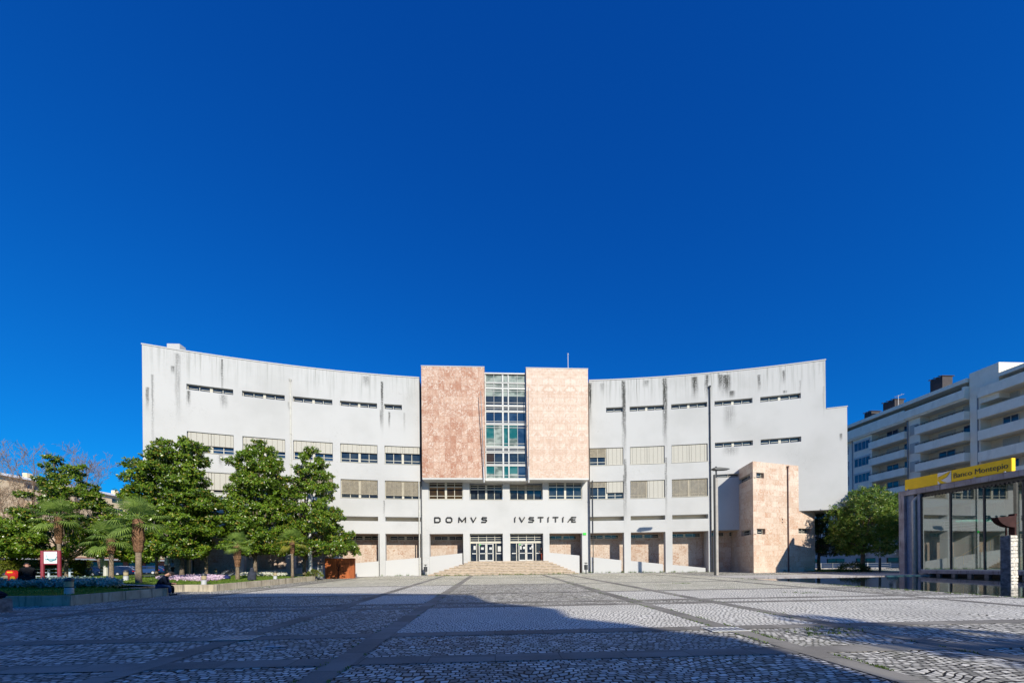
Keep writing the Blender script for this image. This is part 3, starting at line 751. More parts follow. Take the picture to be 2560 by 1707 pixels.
# marble blocks and the glazed stairwell between them
def block(x0, x1, m, off):
    b = MB(); y0, y1, z0, z1 = 43.7, 52.0, 12.34, 25.7
    b.face([(x0, y0, z0), (x1, y0, z0), (x1, y0, z1), (x0, y0, z1)], [(x0-off, z0), (x1-off, z0), (x1-off, z1), (x0-off, z1)])
    b.face([(x0, y1, z0), (x0, y0, z0), (x0, y0, z1), (x0, y1, z1)], [(y1, z0), (y0, z0), (y0, z1), (y1, z1)])
    b.face([(x1, y0, z0), (x1, y1, z0), (x1, y1, z1), (x1, y0, z1)], [(y0, z0), (y1, z0), (y1, z1), (y0, z1)])
    b.face([(x1, y1, z0), (x0, y1, z0), (x0, y1, z1), (x1, y1, z1)], [(x1, z0), (x0, z0), (x0, z1), (x1, z1)])
    b.face([(x0, y0, z1), (x1, y0, z1), (x1, y1, z1), (x0, y1, z1)], [(0, 0)]*4)
    o = b.build('marble_block', M[m], court)
    c = MB(); c.box(x0-.03, x1+.03, y0-.03, y1+.03, z1+.002, z1+.10); c.build('coping', M['plain'], o)
    s = MB(); s.box(x0+.01, x1-.01, y0+.01, YW+1.25, z0-.2, z0-.003); s.build('soffit', M['framew'], o)
    return o
block(-8.5, -.95, 'stoneL', -8.5); block(4.13, 11.75, 'stoneR', 4.13)
s = MB(); s.box(-.94, 4.12, 44.0, YW+1.2, 12.05, 12.3); s.box(-.94, 4.12, 44.05, 52, 25.0, 25.28); s.box(-.94, 4.12, 45.2, 52, 12.4, 25.0)
s.build('stairwell_wall', M['framew'], court)
Zs = lambda zy: 12.36+(1365-zy)/(1365-212)*(25.2-12.36)
cols = [(-.80, .17), (.21, 1.17), (1.36, 1.88), (2.02, 3.03), (3.07, 4.0)]
rows = [(308, 230, 'glassg', ()), (366, 325, 'glassg', (348,)), (558, 385, 'glass', (405, 532)), (617, 578, 'glass', (594,)), (757, 640, 'glassb', (738,)), (1010, 780, 'glasst', (805, 982)), (1065, 1033, 'glass', (1048,)), (1208, 1090, 'glassbr', (1187,)), (1360, 1230, 'glasst', (1332,))]
PG = lambda u, z, o=0.: Vector((u, 44.05+o, z))
for (yb, yt, gm, bars) in rows:
    z0, z1 = Zs(yb), Zs(yt); b = MB()
    b.pbox(PG, -.92, 4.1, z0-.11, z0, 0, .14); b.pbox(PG, -.92, 4.1, z1, z1+.11, 0, .14)
    for a, c in [(-.92, -.80)]+[(cols[i][1], cols[i+1][0]) for i in range(4)]+[(4.0, 4.1)]: b.pbox(PG, a, c, z0+.001, z1-.001, 0.01 if c-a < .1 else -.02, .13)
    for zy in bars:
        for a, c in cols: b.pbox(PG, a+.001, c-.001, Zs(zy)-.022, Zs(zy)+.022, .03, .12)
    w = b.build('stair_window', M['framew'], court)
    for i, (a, c) in enumerate(cols):
        gl = MB(); gl.face([PG(a, z0, .1), PG(c, z0, .1), PG(c, z1, .1), PG(a, z1, .1)])
        mm = gm
        if gm == 'glasst' and i in (1, 4): mm = 'glassg' if i == 1 else 'glassb'
        if gm == 'glassbr' and i: mm = 'glass'
        gl.build('glass', M[mm], w)
        if gm == 'glass' and yt == 385:
            q = MB(); q.face([PG(a, Zs(460), .09), PG(c, Zs(460), .09), PG(c, z1, .09), PG(a, z1, .09)]); q.build('blind', M['glassg'], w)
        if gm == 'glasst' and i in (0, 3):
            q = MB(); q.face([PG(a, z0, .09), PG(c, z0, .09), PG(c, z0+(z1-z0)*.38, .09), PG(a, z0+(z1-z0)*.38, .09)]); q.build('blind', M['glassg'], w)
# inscription, stroke by stroke
def letter(strokes, x0, x1, z0=7.19, z1=7.76):
    b = MB(); th = .108
    for pl in strokes:
        pts = [Vector((x0+(x1-x0)*p[0], 0, z0+(z1-z0)*p[1])) for p in pl]
        for a, c in zip(pts, pts[1:]):
            d = (c-a).normalized(); nn = Vector((d.z, 0, -d.x))*th*.62; e = d*th*.35
            q = [a-e-nn, c+e-nn, c+e+nn, a-e+nn]
            k = .0
            b.hexa([(p.x, YW-.14-k, p.z) for p in q]+[(p.x, YW-.004, p.z) for p in q])
    b.build('letter', M['black'], court)
LX = lambda x: onY(1040+x*.19558, 1299, YW).x
DL = {'D': [[(0, 0), (0, 1)], [(0, 1), (.75, 1), (1, .78), (1, .22), (.75, 0), (0, 0)]], 'O': [[(.2, 0), (.8, 0), (1, .25), (1, .75), (.8, 1), (.2, 1), (0, .75), (0, .25), (.2, 0)]],
      'M': [[(0, 0), (.04, 1), (.5, .12), (1, 1), (1, 0)]], 'V': [[(0, 1), (.45, 0), (1, 1)]], 'S': [[(1, .95), (.2, 1), (.05, .8), (.2, .55), (.85, .5), (1, .28), (.8, 0), (0, 0)]],
      'I': [[(.4, 0), (.4, .85), (1, 1)]], 'T': [[(0, 1), (1, 1)], [(.5, 0), (.5, 1)]], 'Æ': [[(0, 0), (.45, 1), (1, 1)], [(.5, 1), (.5, 0), (.95, 0)], [(.2, .48), (.9, .48)]]}
for ch, a, c in (('D', 242, 310), ('O', 388, 460), ('M', 548, 635), ('V', 705, 768), ('S', 840, 905), ('I', 1257, 1272), ('V', 1324, 1388), ('S', 1442, 1505), ('T', 1562, 1626), ('I', 1682, 1697), ('T', 1752, 1816), ('I', 1870, 1886), ('Æ', 1944, 2043)):
    letter(DL[ch], LX(a), LX(c))
# rainwater pipes, expansion joints, roof plant, mast, flagpoles, exit sign
def pipe(P, u, z0, z1, m, r=.07, o=-.1, nm='downpipe', hopper=False):
    b = MB(); b.tube([P(u, z0, o), P(u, z1, o)], r, 8)
    for i in range(int((z1-z0)/3)): z = z0+1.5+i*3; b.tube([P(u, z, o), P(u, z+.06, o)], r*1.35, 8)
    if hopper: b.tube([P(u, z1, o), P(u, z1+.3, o)], [r, r*2.2], 8)
    b.build(nm, m, court)
pipe(PA, -25.0, .5, 23.0, M['pipew'], hopper=True); pipe(PA, 25.05, .5, 23.0, M['dark'], hopper=True); pipe(PA, 10.9, .5, 12.3, M['dark'], .055); pipe(PA, -10.75, .5, 12.2, M['pipew'], .075)
pipe(PA, -15.5, .5, 5.7, M['dark'], .04, -.02, 'joint_strip'); pipe(PA, -10.45, .5, 24.2, M['dark'], .05, -.02, 'joint_strip'); pipe(PA, 25.35, .5, 5.8, M['grey'], .06, -.05)
p0 = onY(425, 876, 41); p1 = onY(457, 861, 41)
b = MB(); b.box(p0.x, p1.x, 40.6, 41.4, 24.8, p1.z-.15); b.build('roof_plant', M['plain'], court, bevel=.03)
b = MB(); q = onY(1420, 905, 46); mt = onY(1420, 885, 46).z; b.tube([(q.x, 46, 25.6), (q.x, 46, mt)], .035, 6); b.lathe([(.02, 0), (.09, .05), (.09, .15), (.02, .2)], (q.x, 46, mt-.1), 8); b.build('mast', M['alu'], court)
for (pa, pb) in (((1201.8, 977.5), (1210.3, 1202.5)), ((1320.5, 968), (1322, 1203))):
    a = onY(*pa, 42.9); c = onY(*pb, 43.45); b = MB()
    b.tube([c, c.lerp(a, .5), a], [.06, .055, .035], 8)
    for f in (.28, .62): m_ = c.lerp(a, f); b.tube([m_, m_+Vector((0, 1.0, 0))], .03, 6)
    b.build('flagpole', M['grey'], court)
    b = MB(); b.tube([c+Vector((0, 0, -.15)), c.lerp(a, .16)], .075, 8); b.build('flagpole_sleeve', M['alu'], court)
b = MB(); b.box(11.36, 11.76, YW-.1, YW-.004, 5.5, 5.78); es = b.build('exit_sign', M['green'], court)

# marble side tower
b = MB(); A0 = Vector((28.75, 38.5, 0)); A1 = Vector((38.1, 40.9, 0)); dL = Vector((.225, .974, 0)); nL = Vector((.974, -.225, 0)); dT = (A1-A0).normalized(); nT = Vector((dT.y, -dT.x, 0)); LT = (A1-A0).length
PT = lambda u, z, o=0.: A0+dT*u-nT*o+Vector((0, 0, z))
PL_ = lambda u, z, o=0.: A0+dL*u+nL*o+Vector((0, 0, z))
def uT(px):
    d = ray(px, 1413); n_ = Vector((d[0], d[1], 0)); t = (A0.x*dT.y-A0.y*dT.x)/(n_.x*dT.y-n_.y*dT.x); return (n_*t-A0).dot(dT)
tz = 13.0
wall('tower_wall', PT, 0, LT, GB, tz, [(.0, uT(1912), 11.2, 11.8, .35), (0, uT(1914), 4.92, 5.55, .35), (uT(1997), uT(2029), 5.12, 5.72, .35)], M['stoneT'], court, False)
wall('tower_wall', lambda u, z, o=0.: PL_(6.0-u, z, o), 0, 6.0, GB, tz, [(2.4, 6.0, 11.2, 11.8, .35), (3.0, 6.0, 4.92, 5.55, .35)], M['stoneT'], court, False)
b = MB(); b.face([PT(LT, GB), PT(LT, GB, 5), PT(LT, 7.7, 5), PT(LT, 7.7)], [(0, GB), (5, GB), (5, 7.7), (0, 7.7)]); b.build('tower_side', M['stoneT'], court)
b = MB(); b.face([PT(0, tz-.01), PT(LT, tz-.01), PT(LT, tz-.01, 3), PL_(3.5, tz-.01)], [(0, 0)]*4); b.build('tower_roof', M['stoneT'], court)
slit_window(PT, .02, uT(1912)-.15, 11.21, 11.79, .33, n=2); slit_window(PT, .02, uT(1914)-.15, 4.93, 5.54, .33, n=2); slit_window(PT, uT(1997)+.02, uT(2029)-.3, 5.13, 5.71, .33, n=2)
slit_window(lambda u, z, o=0.: PL_(-u, z, o), -3.4, -.1, 11.21, 11.79, .33, n=2); slit_window(lambda u, z, o=0.: PL_(-u, z, o), -2.9, -.1, 4.93, 5.54, .33, n=2)
pipe(lambda u, z, o=0.: PT(u, z, o), uT(1970), .6, 12.5, M['rustpipe'], .06, -.08, hopper=True)
b = MB(); uw = uT(1956); b.pbox(PT, uw, uw+.1, 6.6, 6.75, -.04, -.004); b.pbox(PT, uw, uw+.1, 6.3, 6.4, -.04, -.004); b.build('wall_lamp', M['black'], court)
# ------------------------------------------------------------------ bank pavilion standing in the pond
BXf = 38.1
bank = thing('bank_pavilion', (BXf, 32, .56), 'glass and concrete bank pavilion standing at the edge of the pond', 'bank')
def PB(u, z, o=0.): return Vector((BXf+o, 32-u, z))      # u runs towards the camera
Y_end = 17.0; W = 32-Y_end
b = MB(); b.box(BXf-.05, 50, Y_end, 32, 7.82, 8.26); b.build('roof_slab', M['concg'], bank)
b = MB(); b.box(BXf+.35, 49.8, Y_end+.2, 31.6, 7.45, 7.80)
for i in range(60): b.box(BXf+.25, BXf+.34, 31.3-i*.235, 31.42-i*.235, 7.33, 7.55)
b.build('roof_soffit', M['dark'], bank)
b = MB(); b.box(BXf-.04, BXf+.75, 31.55, 31.99, .1, 7.815); b.build('pillar', M['concg'], bank)
b = MB(); b.box(BXf+.2, BXf+.6, 30.95, 31.53, .1, 7.81); b.box(BXf+.12, BXf+.4, 30.42, 30.62, .9, 7.81); b.build('corner_column', simple('blue_grey_column', (.20, .25, .34), .6), bank)
b = MB(); b.tube([(BXf+.05, 30.85, .3), (BXf+.05, 30.85, 7.2), (BXf+.2, 30.75, 7.5), (BXf+.6, 30.7, 7.6)], .13, 10); b.build('downpipe', M['pipew'], bank, smooth=True)
b = MB(); b.box(BXf+.12, 49.5, Y_end+.3, 30.6, .66, .93); b.build('floor_slab', M['concg'], bank)
for i in range(13):
    b = MB(); yy = 30.3-i*1.02; b.box(BXf+.3, BXf+.55, yy-.12, yy+.12, .1, .657); b.build('plinth_block', M['concg'], bank)
b = MB(); b.box(BXf+1.2, BXf+1.4, Y_end+.3, 30.6, .1, .655); b.build('plinth_wall', M['dark'], bank)
for i, y in enumerate([30.4, 28.33, 26.25, 24.16, 22.08, 20.0]):
    b = MB(); b.box(BXf+.16, BXf+.30, y-.045, y+.045, .935, 7.44); b.build('mullion', M['dark'], bank)
    if i < 5:
        b = MB(); b.face([(BXf+.23, y-.05, .94), (BXf+.23, y-2.02, .94), (BXf+.23, y-2.02, 7.44), (BXf+.23, y-.05, 7.44)]); b.build('glass_panel', M['bglass'], bank)
b = MB(); b.box(BXf+.14, BXf+.32, 17.3, 30.6, .94, 1.02); b.build('sill_rail', M['alu'], bank)
b = MB(); b.face([(BXf+.5, 30.9, .94), (49.4, 30.9, .94), (49.4, 30.9, 7.44), (BXf+.5, 30.9, 7.44)]); b.build('glass_panel', M['bglass'], bank)
# inside: gallery, stair, rear wall with doors
b = MB(); b.box(BXf+2.2, BXf+2.5, Y_end+.4, 30.5, 3.75, 4.3); b.box(BXf+2.51, 49, 25.5, 30.5, 4.05, 4.3); b.build('gallery_floor', M['inter'], bank)
b = MB()
for z in (4.55, 4.8, 5.05, 5.3): b.tube([(BXf+2.3, Y_end+.5, z), (BXf+2.3, 30.4, z)], .018 if z < 5.2 else .03, 6)
for i in range(12): b.tube([(BXf+2.3, 30.3-i*1.15, 4.3), (BXf+2.3, 30.3-i*1.15, 5.3)], .022, 6)
b.build('gallery_railing', M['alu'], bank)
b = MB()
for y0, z0, y1, z1 in ((30.2, .95, 25.6, 4.2),):
    n = 16
    for i in range(n):
        f = i/n; y = y0+(y1-y0)*f; z = z0+(z1-z0)*f
        b.box(BXf+3.2, BXf+4.6, y-.33, y, z-.14, z+.2)
b.build('stair', M['inter'], bank)
b = MB(); b.tube([(BXf+3.15, 30.2, 1.9), (BXf+3.15, 25.6, 5.2)], .03, 6)
for i in range(9): f = i/8; b.tube([(BXf+3.15, 30.2-4.6*f, 1.05+3.2*f), (BXf+3.15, 30.2-4.6*f, 1.9+3.3*f)], .02, 5)
b.build('stair_railing', M['yelc'], bank)
b = MB(); b.box(47.0, 47.2, 17.2, 30.85, .95, 7.42); b.build('back_partition', simple('teal_grey_partition', (.10, .17, .17), .7), bank)
b = MB()
for (ya, yb, za, zb) in ((17.4, 19.5, .95, 7.4), (21.6, 23.0, .95, 7.4), (24.6, 25.6, .95, 7.4), (27.2, 28.4, .95, 3.7), (29.4, 30.6, .95, 7.4), (17.4, 30.6, 6.3, 7.4)): b.box(46.6, 46.8, ya, yb, za, zb-.001*ya)
b.build('rear_wall', M['inter'], bank)
for y in (19.4, 23.3, 27.0): 
    b = MB(); b.lathe([(.22, .95), (.22, 7.4)], (42.6, y, 0), 14); b.build('column', M['inter'], bank, smooth=False)
for y in (24.2, 27.6):
    b = MB(); b.box(45.9, 46.5, y-.5, y+.5, .95, 2.0); b.build('counter', M['yel'], bank)
sign = thing('bank_sign', (BXf, 28, 8.27), 'long yellow sign reading Banco Montepio on the pavilion roof', 'sign')
b = MB(); b.box(BXf+.02, BXf+.34, 24.62, 31.52, 8.30, 9.27); b.build('sign_box', M['yel'], sign, bevel=.015)
b = MB(); b.box(BXf-.005, BXf+.018, 28.12, 29.02, 8.31, 9.26); b.build('emblem_square', M['signw'], sign)
def emb(poly):
    b = MB(); b.prism([(29.02-p[0]*.9, 8.31+p[1]*.95) for p in poly], lambda p, t: (BXf-.022+t*.016, p[0], p[1])); b.build('emblem_stroke', M['yel'], sign, recalc=True)
emb([(0, .62), (.12, .68), (.3, .72), (.62, .84), (.97, .97), (.86, .70), (.62, .45), (.35, .33), (.2, .38), (.05, .5)])
emb([(0, .5), (.22, .36), (.28, .30), (.42, .16), (.72, .02), (.25, .0), (.12, .14), (.0, .34)])
b = MB(); b.tube([(BXf-.024, 28.95, 8.88), (BXf-.024, 28.6, 9.05), (BXf-.024, 28.14, 9.24)], .009, 4); b.tube([(BXf-.024, 28.15, 9.18), (BXf-.024, 28.4, 8.78), (BXf-.024, 28.68, 8.66)], .009, 4); b.build('emblem_line', M['ink'], sign)
cu = bpy.data.curves.new('sign_text', 'FONT'); cu.body = 'Banco Montepio'; cu.size = .60; cu.extrude = .012; cu.offset = -.004; cu.space_character = 1.0
to = bpy.data.objects.new('sign_text', cu); COL.objects.link(to); bpy.context.view_layer.update()
me = bpy.data.meshes.new_from_object(to.evaluated_get(bpy.context.evaluated_depsgraph_get())); bpy.data.objects.remove(to)
wx = max(v.co.x for v in me.vertices); k = 3.2/wx
for v in me.vertices: v.co = Vector((BXf+.008-v.co.z, 28.0-v.co.x*k, 8.575+v.co.y*1.0))
me.materials.clear(); me.materials.append(M['ink']); lt = bpy.data.objects.new('lettering', me); COL.objects.link(lt); lt.parent = sign; lt.location = -wloc(sign)
for y in (31.2, 28.85, 26.6, 24.9):
    b = MB(); b.tube([(BXf+.1, y, 8.261), (BXf+.1, y, 8.30)], .05, 6); b.tube([(BXf-.12, y, 8.3), (BXf-.02, y, 8.3)], .05, 6); b.build('bracket', M['alu'], sign)

# stele and rusty bowl in the water
p = Vector((27.85, 18.0, 0)); zb = g(p.x, p.y)-.3
q0 = onY(2501, 1464, 18.35); qc = onY(2527, 1464, 18.0); q1 = onY(2546, 1464, 18.06); ztop = onY(2527, 1337, 18.0).z
stele = thing('stone_stele', (p.x, p.y, zb), 'tall two-tone stone stele, dark slate and pale granite, standing in the pond', 'sculpture')
b = MB(); dq = (qc-q0); dq.z = 0; nq = Vector((-dq.y, dq.x, 0)).normalized()*.25
b.obox(Vector(((q0.x+qc.x)/2, (q0.y+qc.y)/2, zb))+nq, dq*.5, nq, Vector((0, 0, ztop-zb-.03))); b.build('slate_slab', M['slate'], stele, bevel=.01)
b = MB(); dr = (q1-qc); dr.z = 0; nr = Vector((-dr.y, dr.x, 0)).normalized()*.2; z = zb; i = 0
while z < ztop:
    h = rnd.uniform(.16, .3); h = min(h, ztop-z); k = rnd.uniform(.93, 1.04)
    b.obox(Vector(((q1.x+qc.x)/2+.012, (q1.y+qc.y)/2, z))+nr*.5, dr*.5*k, nr*.5*k, Vector((0, 0, h-.012))); z += h
b.build('granite_stack', M['rough'], stele, bevel=.02)
bowl = thing('rust_sculpture', (qc.x, qc.y, ztop), 'dark rusty quarter-disc sculpture perched on top of the stele', 'sculpture')
b = MB(); T = lambda x, y: onY(x, y, 18.2)
arcp = [T(2488, 1293), T(2531, 1289)]+[T(2531-43*math.cos(a)*1.0, 1289+29*math.sin(a)) for a in [PI/2*i/8 for i in range(8, 0, -1)]]
b.prism([(v.x, v.z) for v in arcp], lambda p, t: (p[0], 18.1+.28*t, p[1])); b.build('quarter_disc', M['rusty'], bowl, recalc=True)
b = MB(); a = T(2533, 1284); c = T(2534, 1336); b.box(a.x-.04, a.x+.06, 18.12, 18.36, ztop+.0, a.z); b.build('post', M['rusty'], bowl)
b = MB(); a = T(2517, 1316); b.box(a.x-.02, a.x+.02, 18.2, 18.26, ztop, a.z+.1); b.build('stay', M['rusty'], bowl)
b = MB(); a = T(2538, 1290); b.prism([(a.x-.03, a.z-.05), (a.x+.06, a.z+.02), (a.x+.1, a.z+.16), (a.x-.02, a.z+.05)], lambda p, t: (p[0], 18.18+.1*t, p[1])); b.build('hook', M['rusty'], bowl)

# ------------------------------------------------------------------ apartment block on the right (facade on X = 66)
AX = 66.0
apt = thing('apartment_block', (AX, 52, .7), 'long grey apartment block with stacked balconies behind the bank pavilion', 'apartment block')
GZ = .5
def abox(nm, y0, y1, x0, x1, z0, z1, m, parent=apt): b = MB(); b.box(AX+x0, AX+x1, min(y0, y1), max(y0, y1), z0, z1); return b.build(nm, M[m], parent)
def PAp(o): return lambda u, z, q=0.: Vector((AX+o+q, -u, z))      # u = -Y so that u grows to the right in view
def awin(y0, y1, z0, z1, o, n=2, sh=.0, parent=apt):
    P = PAp(o); b = MB(); u0, u1 = -max(y0, y1), -min(y0, y1); t = .06
    b.pbox(P, u0, u1, z0, z0+t, -.06, .02); b.pbox(P, u0, u1, z1-t, z1, -.06, .02)
    for i in range(n+1): u = u0+(u1-u0-t)*i/n; b.pbox(P, u, u+t, z0+t, z1-t, -.055, .02)
    w = b.build('window', M['framew'], parent)
    gl = MB(); gl.face([P(u0, z0, -.02), P(u1, z0, -.02), P(u1, z1, -.02), P(u0, z1, -.02)]); gl.build('glass', M['glassb'], w)
    if sh: s = MB(); s.pbox(P, u0+.03, u1-.03, z1-(z1-z0)*sh, z1-.01, -.09, -.061); s.build('shutter', M['blind'], w)
    return w
L0 = [22.45-2.87*i for i in range(8)]        # parapet tops
abox('wall', 80, 34, 1.6, 13, GZ, 26.3, 'aptd'); abox('roof', 80, 46.7, -.35, 13, 26.5, 27.05, 'apt'); abox('roof', 43.6, 33.5, -.2, 13, 25.65, 26.15, 'apt'); abox('attic_wall', 80, 34, 2.2, 12.9, 26.31, 26.49, 'aptd')
abox('stair_core', 46.62, 43.7, .0, 8, 23.0, 27.6, 'apt'); abox('stair_core', 46.6, 45.55, .02, 8, GZ, 22.99, 'apt'); abox('stair_core', 47.0, 46.63, -.6, 5, 24.25, 25.9, 'apt')
abox('blind_bay', 54.05, 52.5, .1, 3, GZ, 25.2, 'apt'); abox('window_bay', 63.0, 59.7, .15, 3, GZ, 25.2, 'apt')
abox('party_wall', 80, 63.05, .6, 3, GZ, 24.6, 'apt')
abox('top_parapet', 80, 54.15, -.55, -.35, 24.25, 25.8, 'apt'); abox('top_floor', 80, 54.15, -.34, 1.6, 24.0, 24.3, 'apt')
abox('top_parapet', 54.0, 46.64, -.75, -.5, 24.3, 25.5, 'apt'); abox('top_floor', 54.0, 46.64, -.49, 1.6, 24.1, 24.4, 'apt')
for y0, y1 in ((79, 76), (73, 70), (67, 64.4), (61.5, 58.5), (56.5, 55.2), (52.4, 50), (49.2, 47.5)): awin(y0, y1, 24.75, 26.2, 1.58, 2, .75)
for i, z in enumerate(L0[:7]):
    for (ya, yb, o) in ((59.62, 54.12, -.55), (52.5, 46.62, -.85)):
        b = MB(); zl_ = z-1.15
        b.box(AX+o, AX+o+.16, yb, ya, zl_, z); b.box(AX+o+.161, AX+1.62, yb, yb+.14, zl_+.001, z-.001); b.box(AX+o+.161, AX+1.62, ya-.14, ya, zl_+.001, z-.001); b.box(AX+o+.161, AX+1.6, yb+.141, ya-.141, zl_+.001, zl_+.22)
        bal = b.build('balcony', M['apt'], apt)
        b = MB(); b.tube([(AX+o+.06, yb, z+.2), (AX+o+.06, ya, z+.2)], .045, 6)
        for q in range(6): yy = yb+.2+(ya-yb-.4)*q/5; b.tube([(AX+o+.06, yy, z), (AX+o+.06, yy, z+.2)], .025, 5)
        b.build('railing', M['rusty'], bal)
    b = MB(); b.box(AX-.6, AX-.4, 33, 45.4, z+2.52-1.27, z+2.52); b.box(AX-.399, AX+1.6, 33, 45.4, z+2.52-1.26, z+2.52-1.0); b.box(AX-.4, AX+1.6, 45.2, 45.38, z+2.52-.99, z+2.51); b.build('balcony', M['apt'], apt)
    zf = z-1.0
    sh = rnd.choice
    awin(58.5, 56.7, zf, zf+2.45, 1.58, 2, [0, .45, 0, 0, .3, 0, 0][i]); awin(55.9, 54.5, zf, zf+2.45, 1.58, 2, [0, 0, 0, .98, 0, 0, 0][i])
    awin(51.3, 49.3, zf, zf+2.45, 1.58, 2, [.3, .98, 0, 0, 0, 0, 0][i]); awin(48.4, 46.8, zf, zf+2.45, 1.58, 2, [.98, 0, .98, .5, 0, 0, 0][i])
    awin(44.4, 42.9, zf+2.5, zf+4.95, 1.58, 2, [.6, .98, 0, .4, 0, 0, 0][i]); awin(41.9, 40.6, zf+2.5, zf+4.95, 1.58, 2, [.3, .9, 0, 0, 0, 0, 0][i]); awin(38.5, 36.5, zf+2.5, zf+4.95, 1.58, 2, .4)
    if i < 6:
        b = MB(); P = PAp(.09); b.pbox(P, -53.85, -52.7, z-.85, z+.75, -.05, 0); b.build('closed_shutter', M['blind'], apt)
        awin(62.7, 59.95, zf+.35, zf+1.85, .13, 4, 0); s = abox('shutter_box', 62.75, 59.9, .0, .12, zf+1.87, zf+2.1, 'framew')
        awin(66.3, 64.2, zf+.4, zf+2.0, .58, 2, .5); awin(71, 69, zf+.4, zf+2.0, .58, 2, .5)
for y, z, s in ((46.4, 22.1, .5), (51.9, 18.7, .45), (44.9, 21.4, .4), (44.5, 18.7, .4)):
    b = MB(); b.box(AX+1.2, AX+1.55, y-s, y+s, z-.4, z+.35)
    ac = b.build('air_conditioner', M['framew'], apt); f = MB(); f.tube([(AX+1.19, y, z), (AX+1.15, y, z)], .28, 12); f.build('fan_grille', M['dark'], ac)
for y, z0, z1, w in ((60.7, 27.05, 28.2, .6), (57.3, 27.05, 28.6, .9), (50.8, 27.05, 29.1, .75)):
    b = MB(); b.box(AX+.6, AX+2.2, y-w, y+w, z0, z1); ch = b.build('chimney', M['tile'], apt)
    b = MB()
    for i in range(6): yy = y-w+2*w*i/5; b.box(AX+.4, AX+2.4, yy-.12, yy+.12, z1+.02+.1*(i % 2), z1+.1+.1*(i % 2))
    b.box(AX+.58, AX+.598, y-w*.8, y+w*.8, z1-.7, z1-.1); b.build('chimney_cap', M['tile'], ch)
b = MB(); b.tube([(AX+1, 56.2, 27), (AX+1, 56.2, 29.2)], .03, 5); b.tube([(AX+1, 55.5, 29.1), (AX+1, 56.9, 29.1)], .025, 5)
for i in range(4): b.tube([(AX+.7, 55.6+i*.3, 29.1), (AX+1.3, 55.6+i*.3, 29.1)], .02, 4)
b.build('roof_aerial', M['alu'], apt)
for y in (63.02, 54.08, 45.75): b = MB(); b.tube([(AX-.05 if y < 60 else AX+.05, y, 1), (AX-.05 if y < 60 else AX+.05, y, 24.2)], .07, 6); b.build('downpipe', M['grey'], apt)
# low white annex at its foot
ann = thing('low_annex', (58, 52, .7), 'low white building with a band of slit windows behind the street trees', 'annex')
def PN(u, z, o=0.): return Vector((57.5+o, -u, z))
ao = [(-73, -70, 1.5, 2.35, .2), (-68.5, -65.8, 1.5, 2.35, .2), (-64, -61, 1.5, 2.35, .2), (-59.5, -56.3, 1.5, 2.35, .2), (-54.5, -51.5, 1.5, 2.35, .2), (-50, -47, 1.5, 2.35, .2), (-57.5, -55.3, 4.6, 5.8, .2), (-54.6, -52, 4.6, 5.8, .2), (-60.5, -58.3, 4.6, 5.8, .2)]
wall('wall', PN, -78, -42, .3, 6.6, ao, M['plain'], ann, False)
b = MB(); b.box(57.45, 66.1, 42, 78, 6.6, 6.9); b.build('roof', M['apt'], ann)
for q in ao:
    slit_window(PN, q[0]+.02, q[1]-.02, q[2]+.02, q[3]-.02, .18, 'glass', 2, ann, 'dark')
for y in (53.2, 48.6, 47.3):
    b = MB(); b.box(56.75, 57.4, y-.5, y+.5, 2.75, 4.3); ac = b.build('air_conditioner', M['framew'], ann, bevel=.03)
    for z in (3.15, 3.9): f = MB(); f.tube([(56.74, y+.1, z), (56.70, y+.1, z)], .3, 14); f.build('fan_grille', M['dark'], ac)
q = onX(2237, 1358, 50.5); q2 = onX(2250, 1341, 50.5)
bs = thing('blue_sign', (50.5, q.y, .7), 'blue sign with a white triangle beside the bank pavilion', 'sign')
b = MB(); b.box(50.5, 50.6, q2.y-.4, q.y, q.z, q2.z); b.build('sign_panel', M['blue'], bs)
b = MB(); ym = (q.y+q2.y)/2-.1; b.prism([(ym+.35, q.z+.75), (ym-.35, q.z+.75), (ym, q.z+.25)], lambda p, t: (50.48+.015*t, p[0], p[1])); b.build('triangle', M['signw'], bs)
b = MB(); b.tube([(50.6, ym, .6), (50.6, ym, q.z)], .06, 6); b.build('post', M['dark'], bs)

# railing along the far side of the pavement (right)
rl = thing('street_railing', (44, 46, .8), 'grey metal railing on white posts between verge and annex', 'railing')
b = MB(); X0, X1, Yr = 40.0, 57.0, 47.6
for z in (.95, 1.25, 1.55): b.tube([(X0, Yr, z), (X1, Yr, z)], .025, 5)
b.build('rails', M['grey'], rl)
for i in range(11): b = MB(); x = X0+(X1-X0)*i/10; b.tube([(x, Yr-.05, .5), (x, Yr-.05, 1.62)], .06, 6); b.build('post', M['lampw'] if i % 2 else M['grey'], rl)
b = MB(); b.box(X0-1, X1+3, Yr+.3, Yr+.6, .3, .95); b.build('kerb_wall', M['concg'], rl)

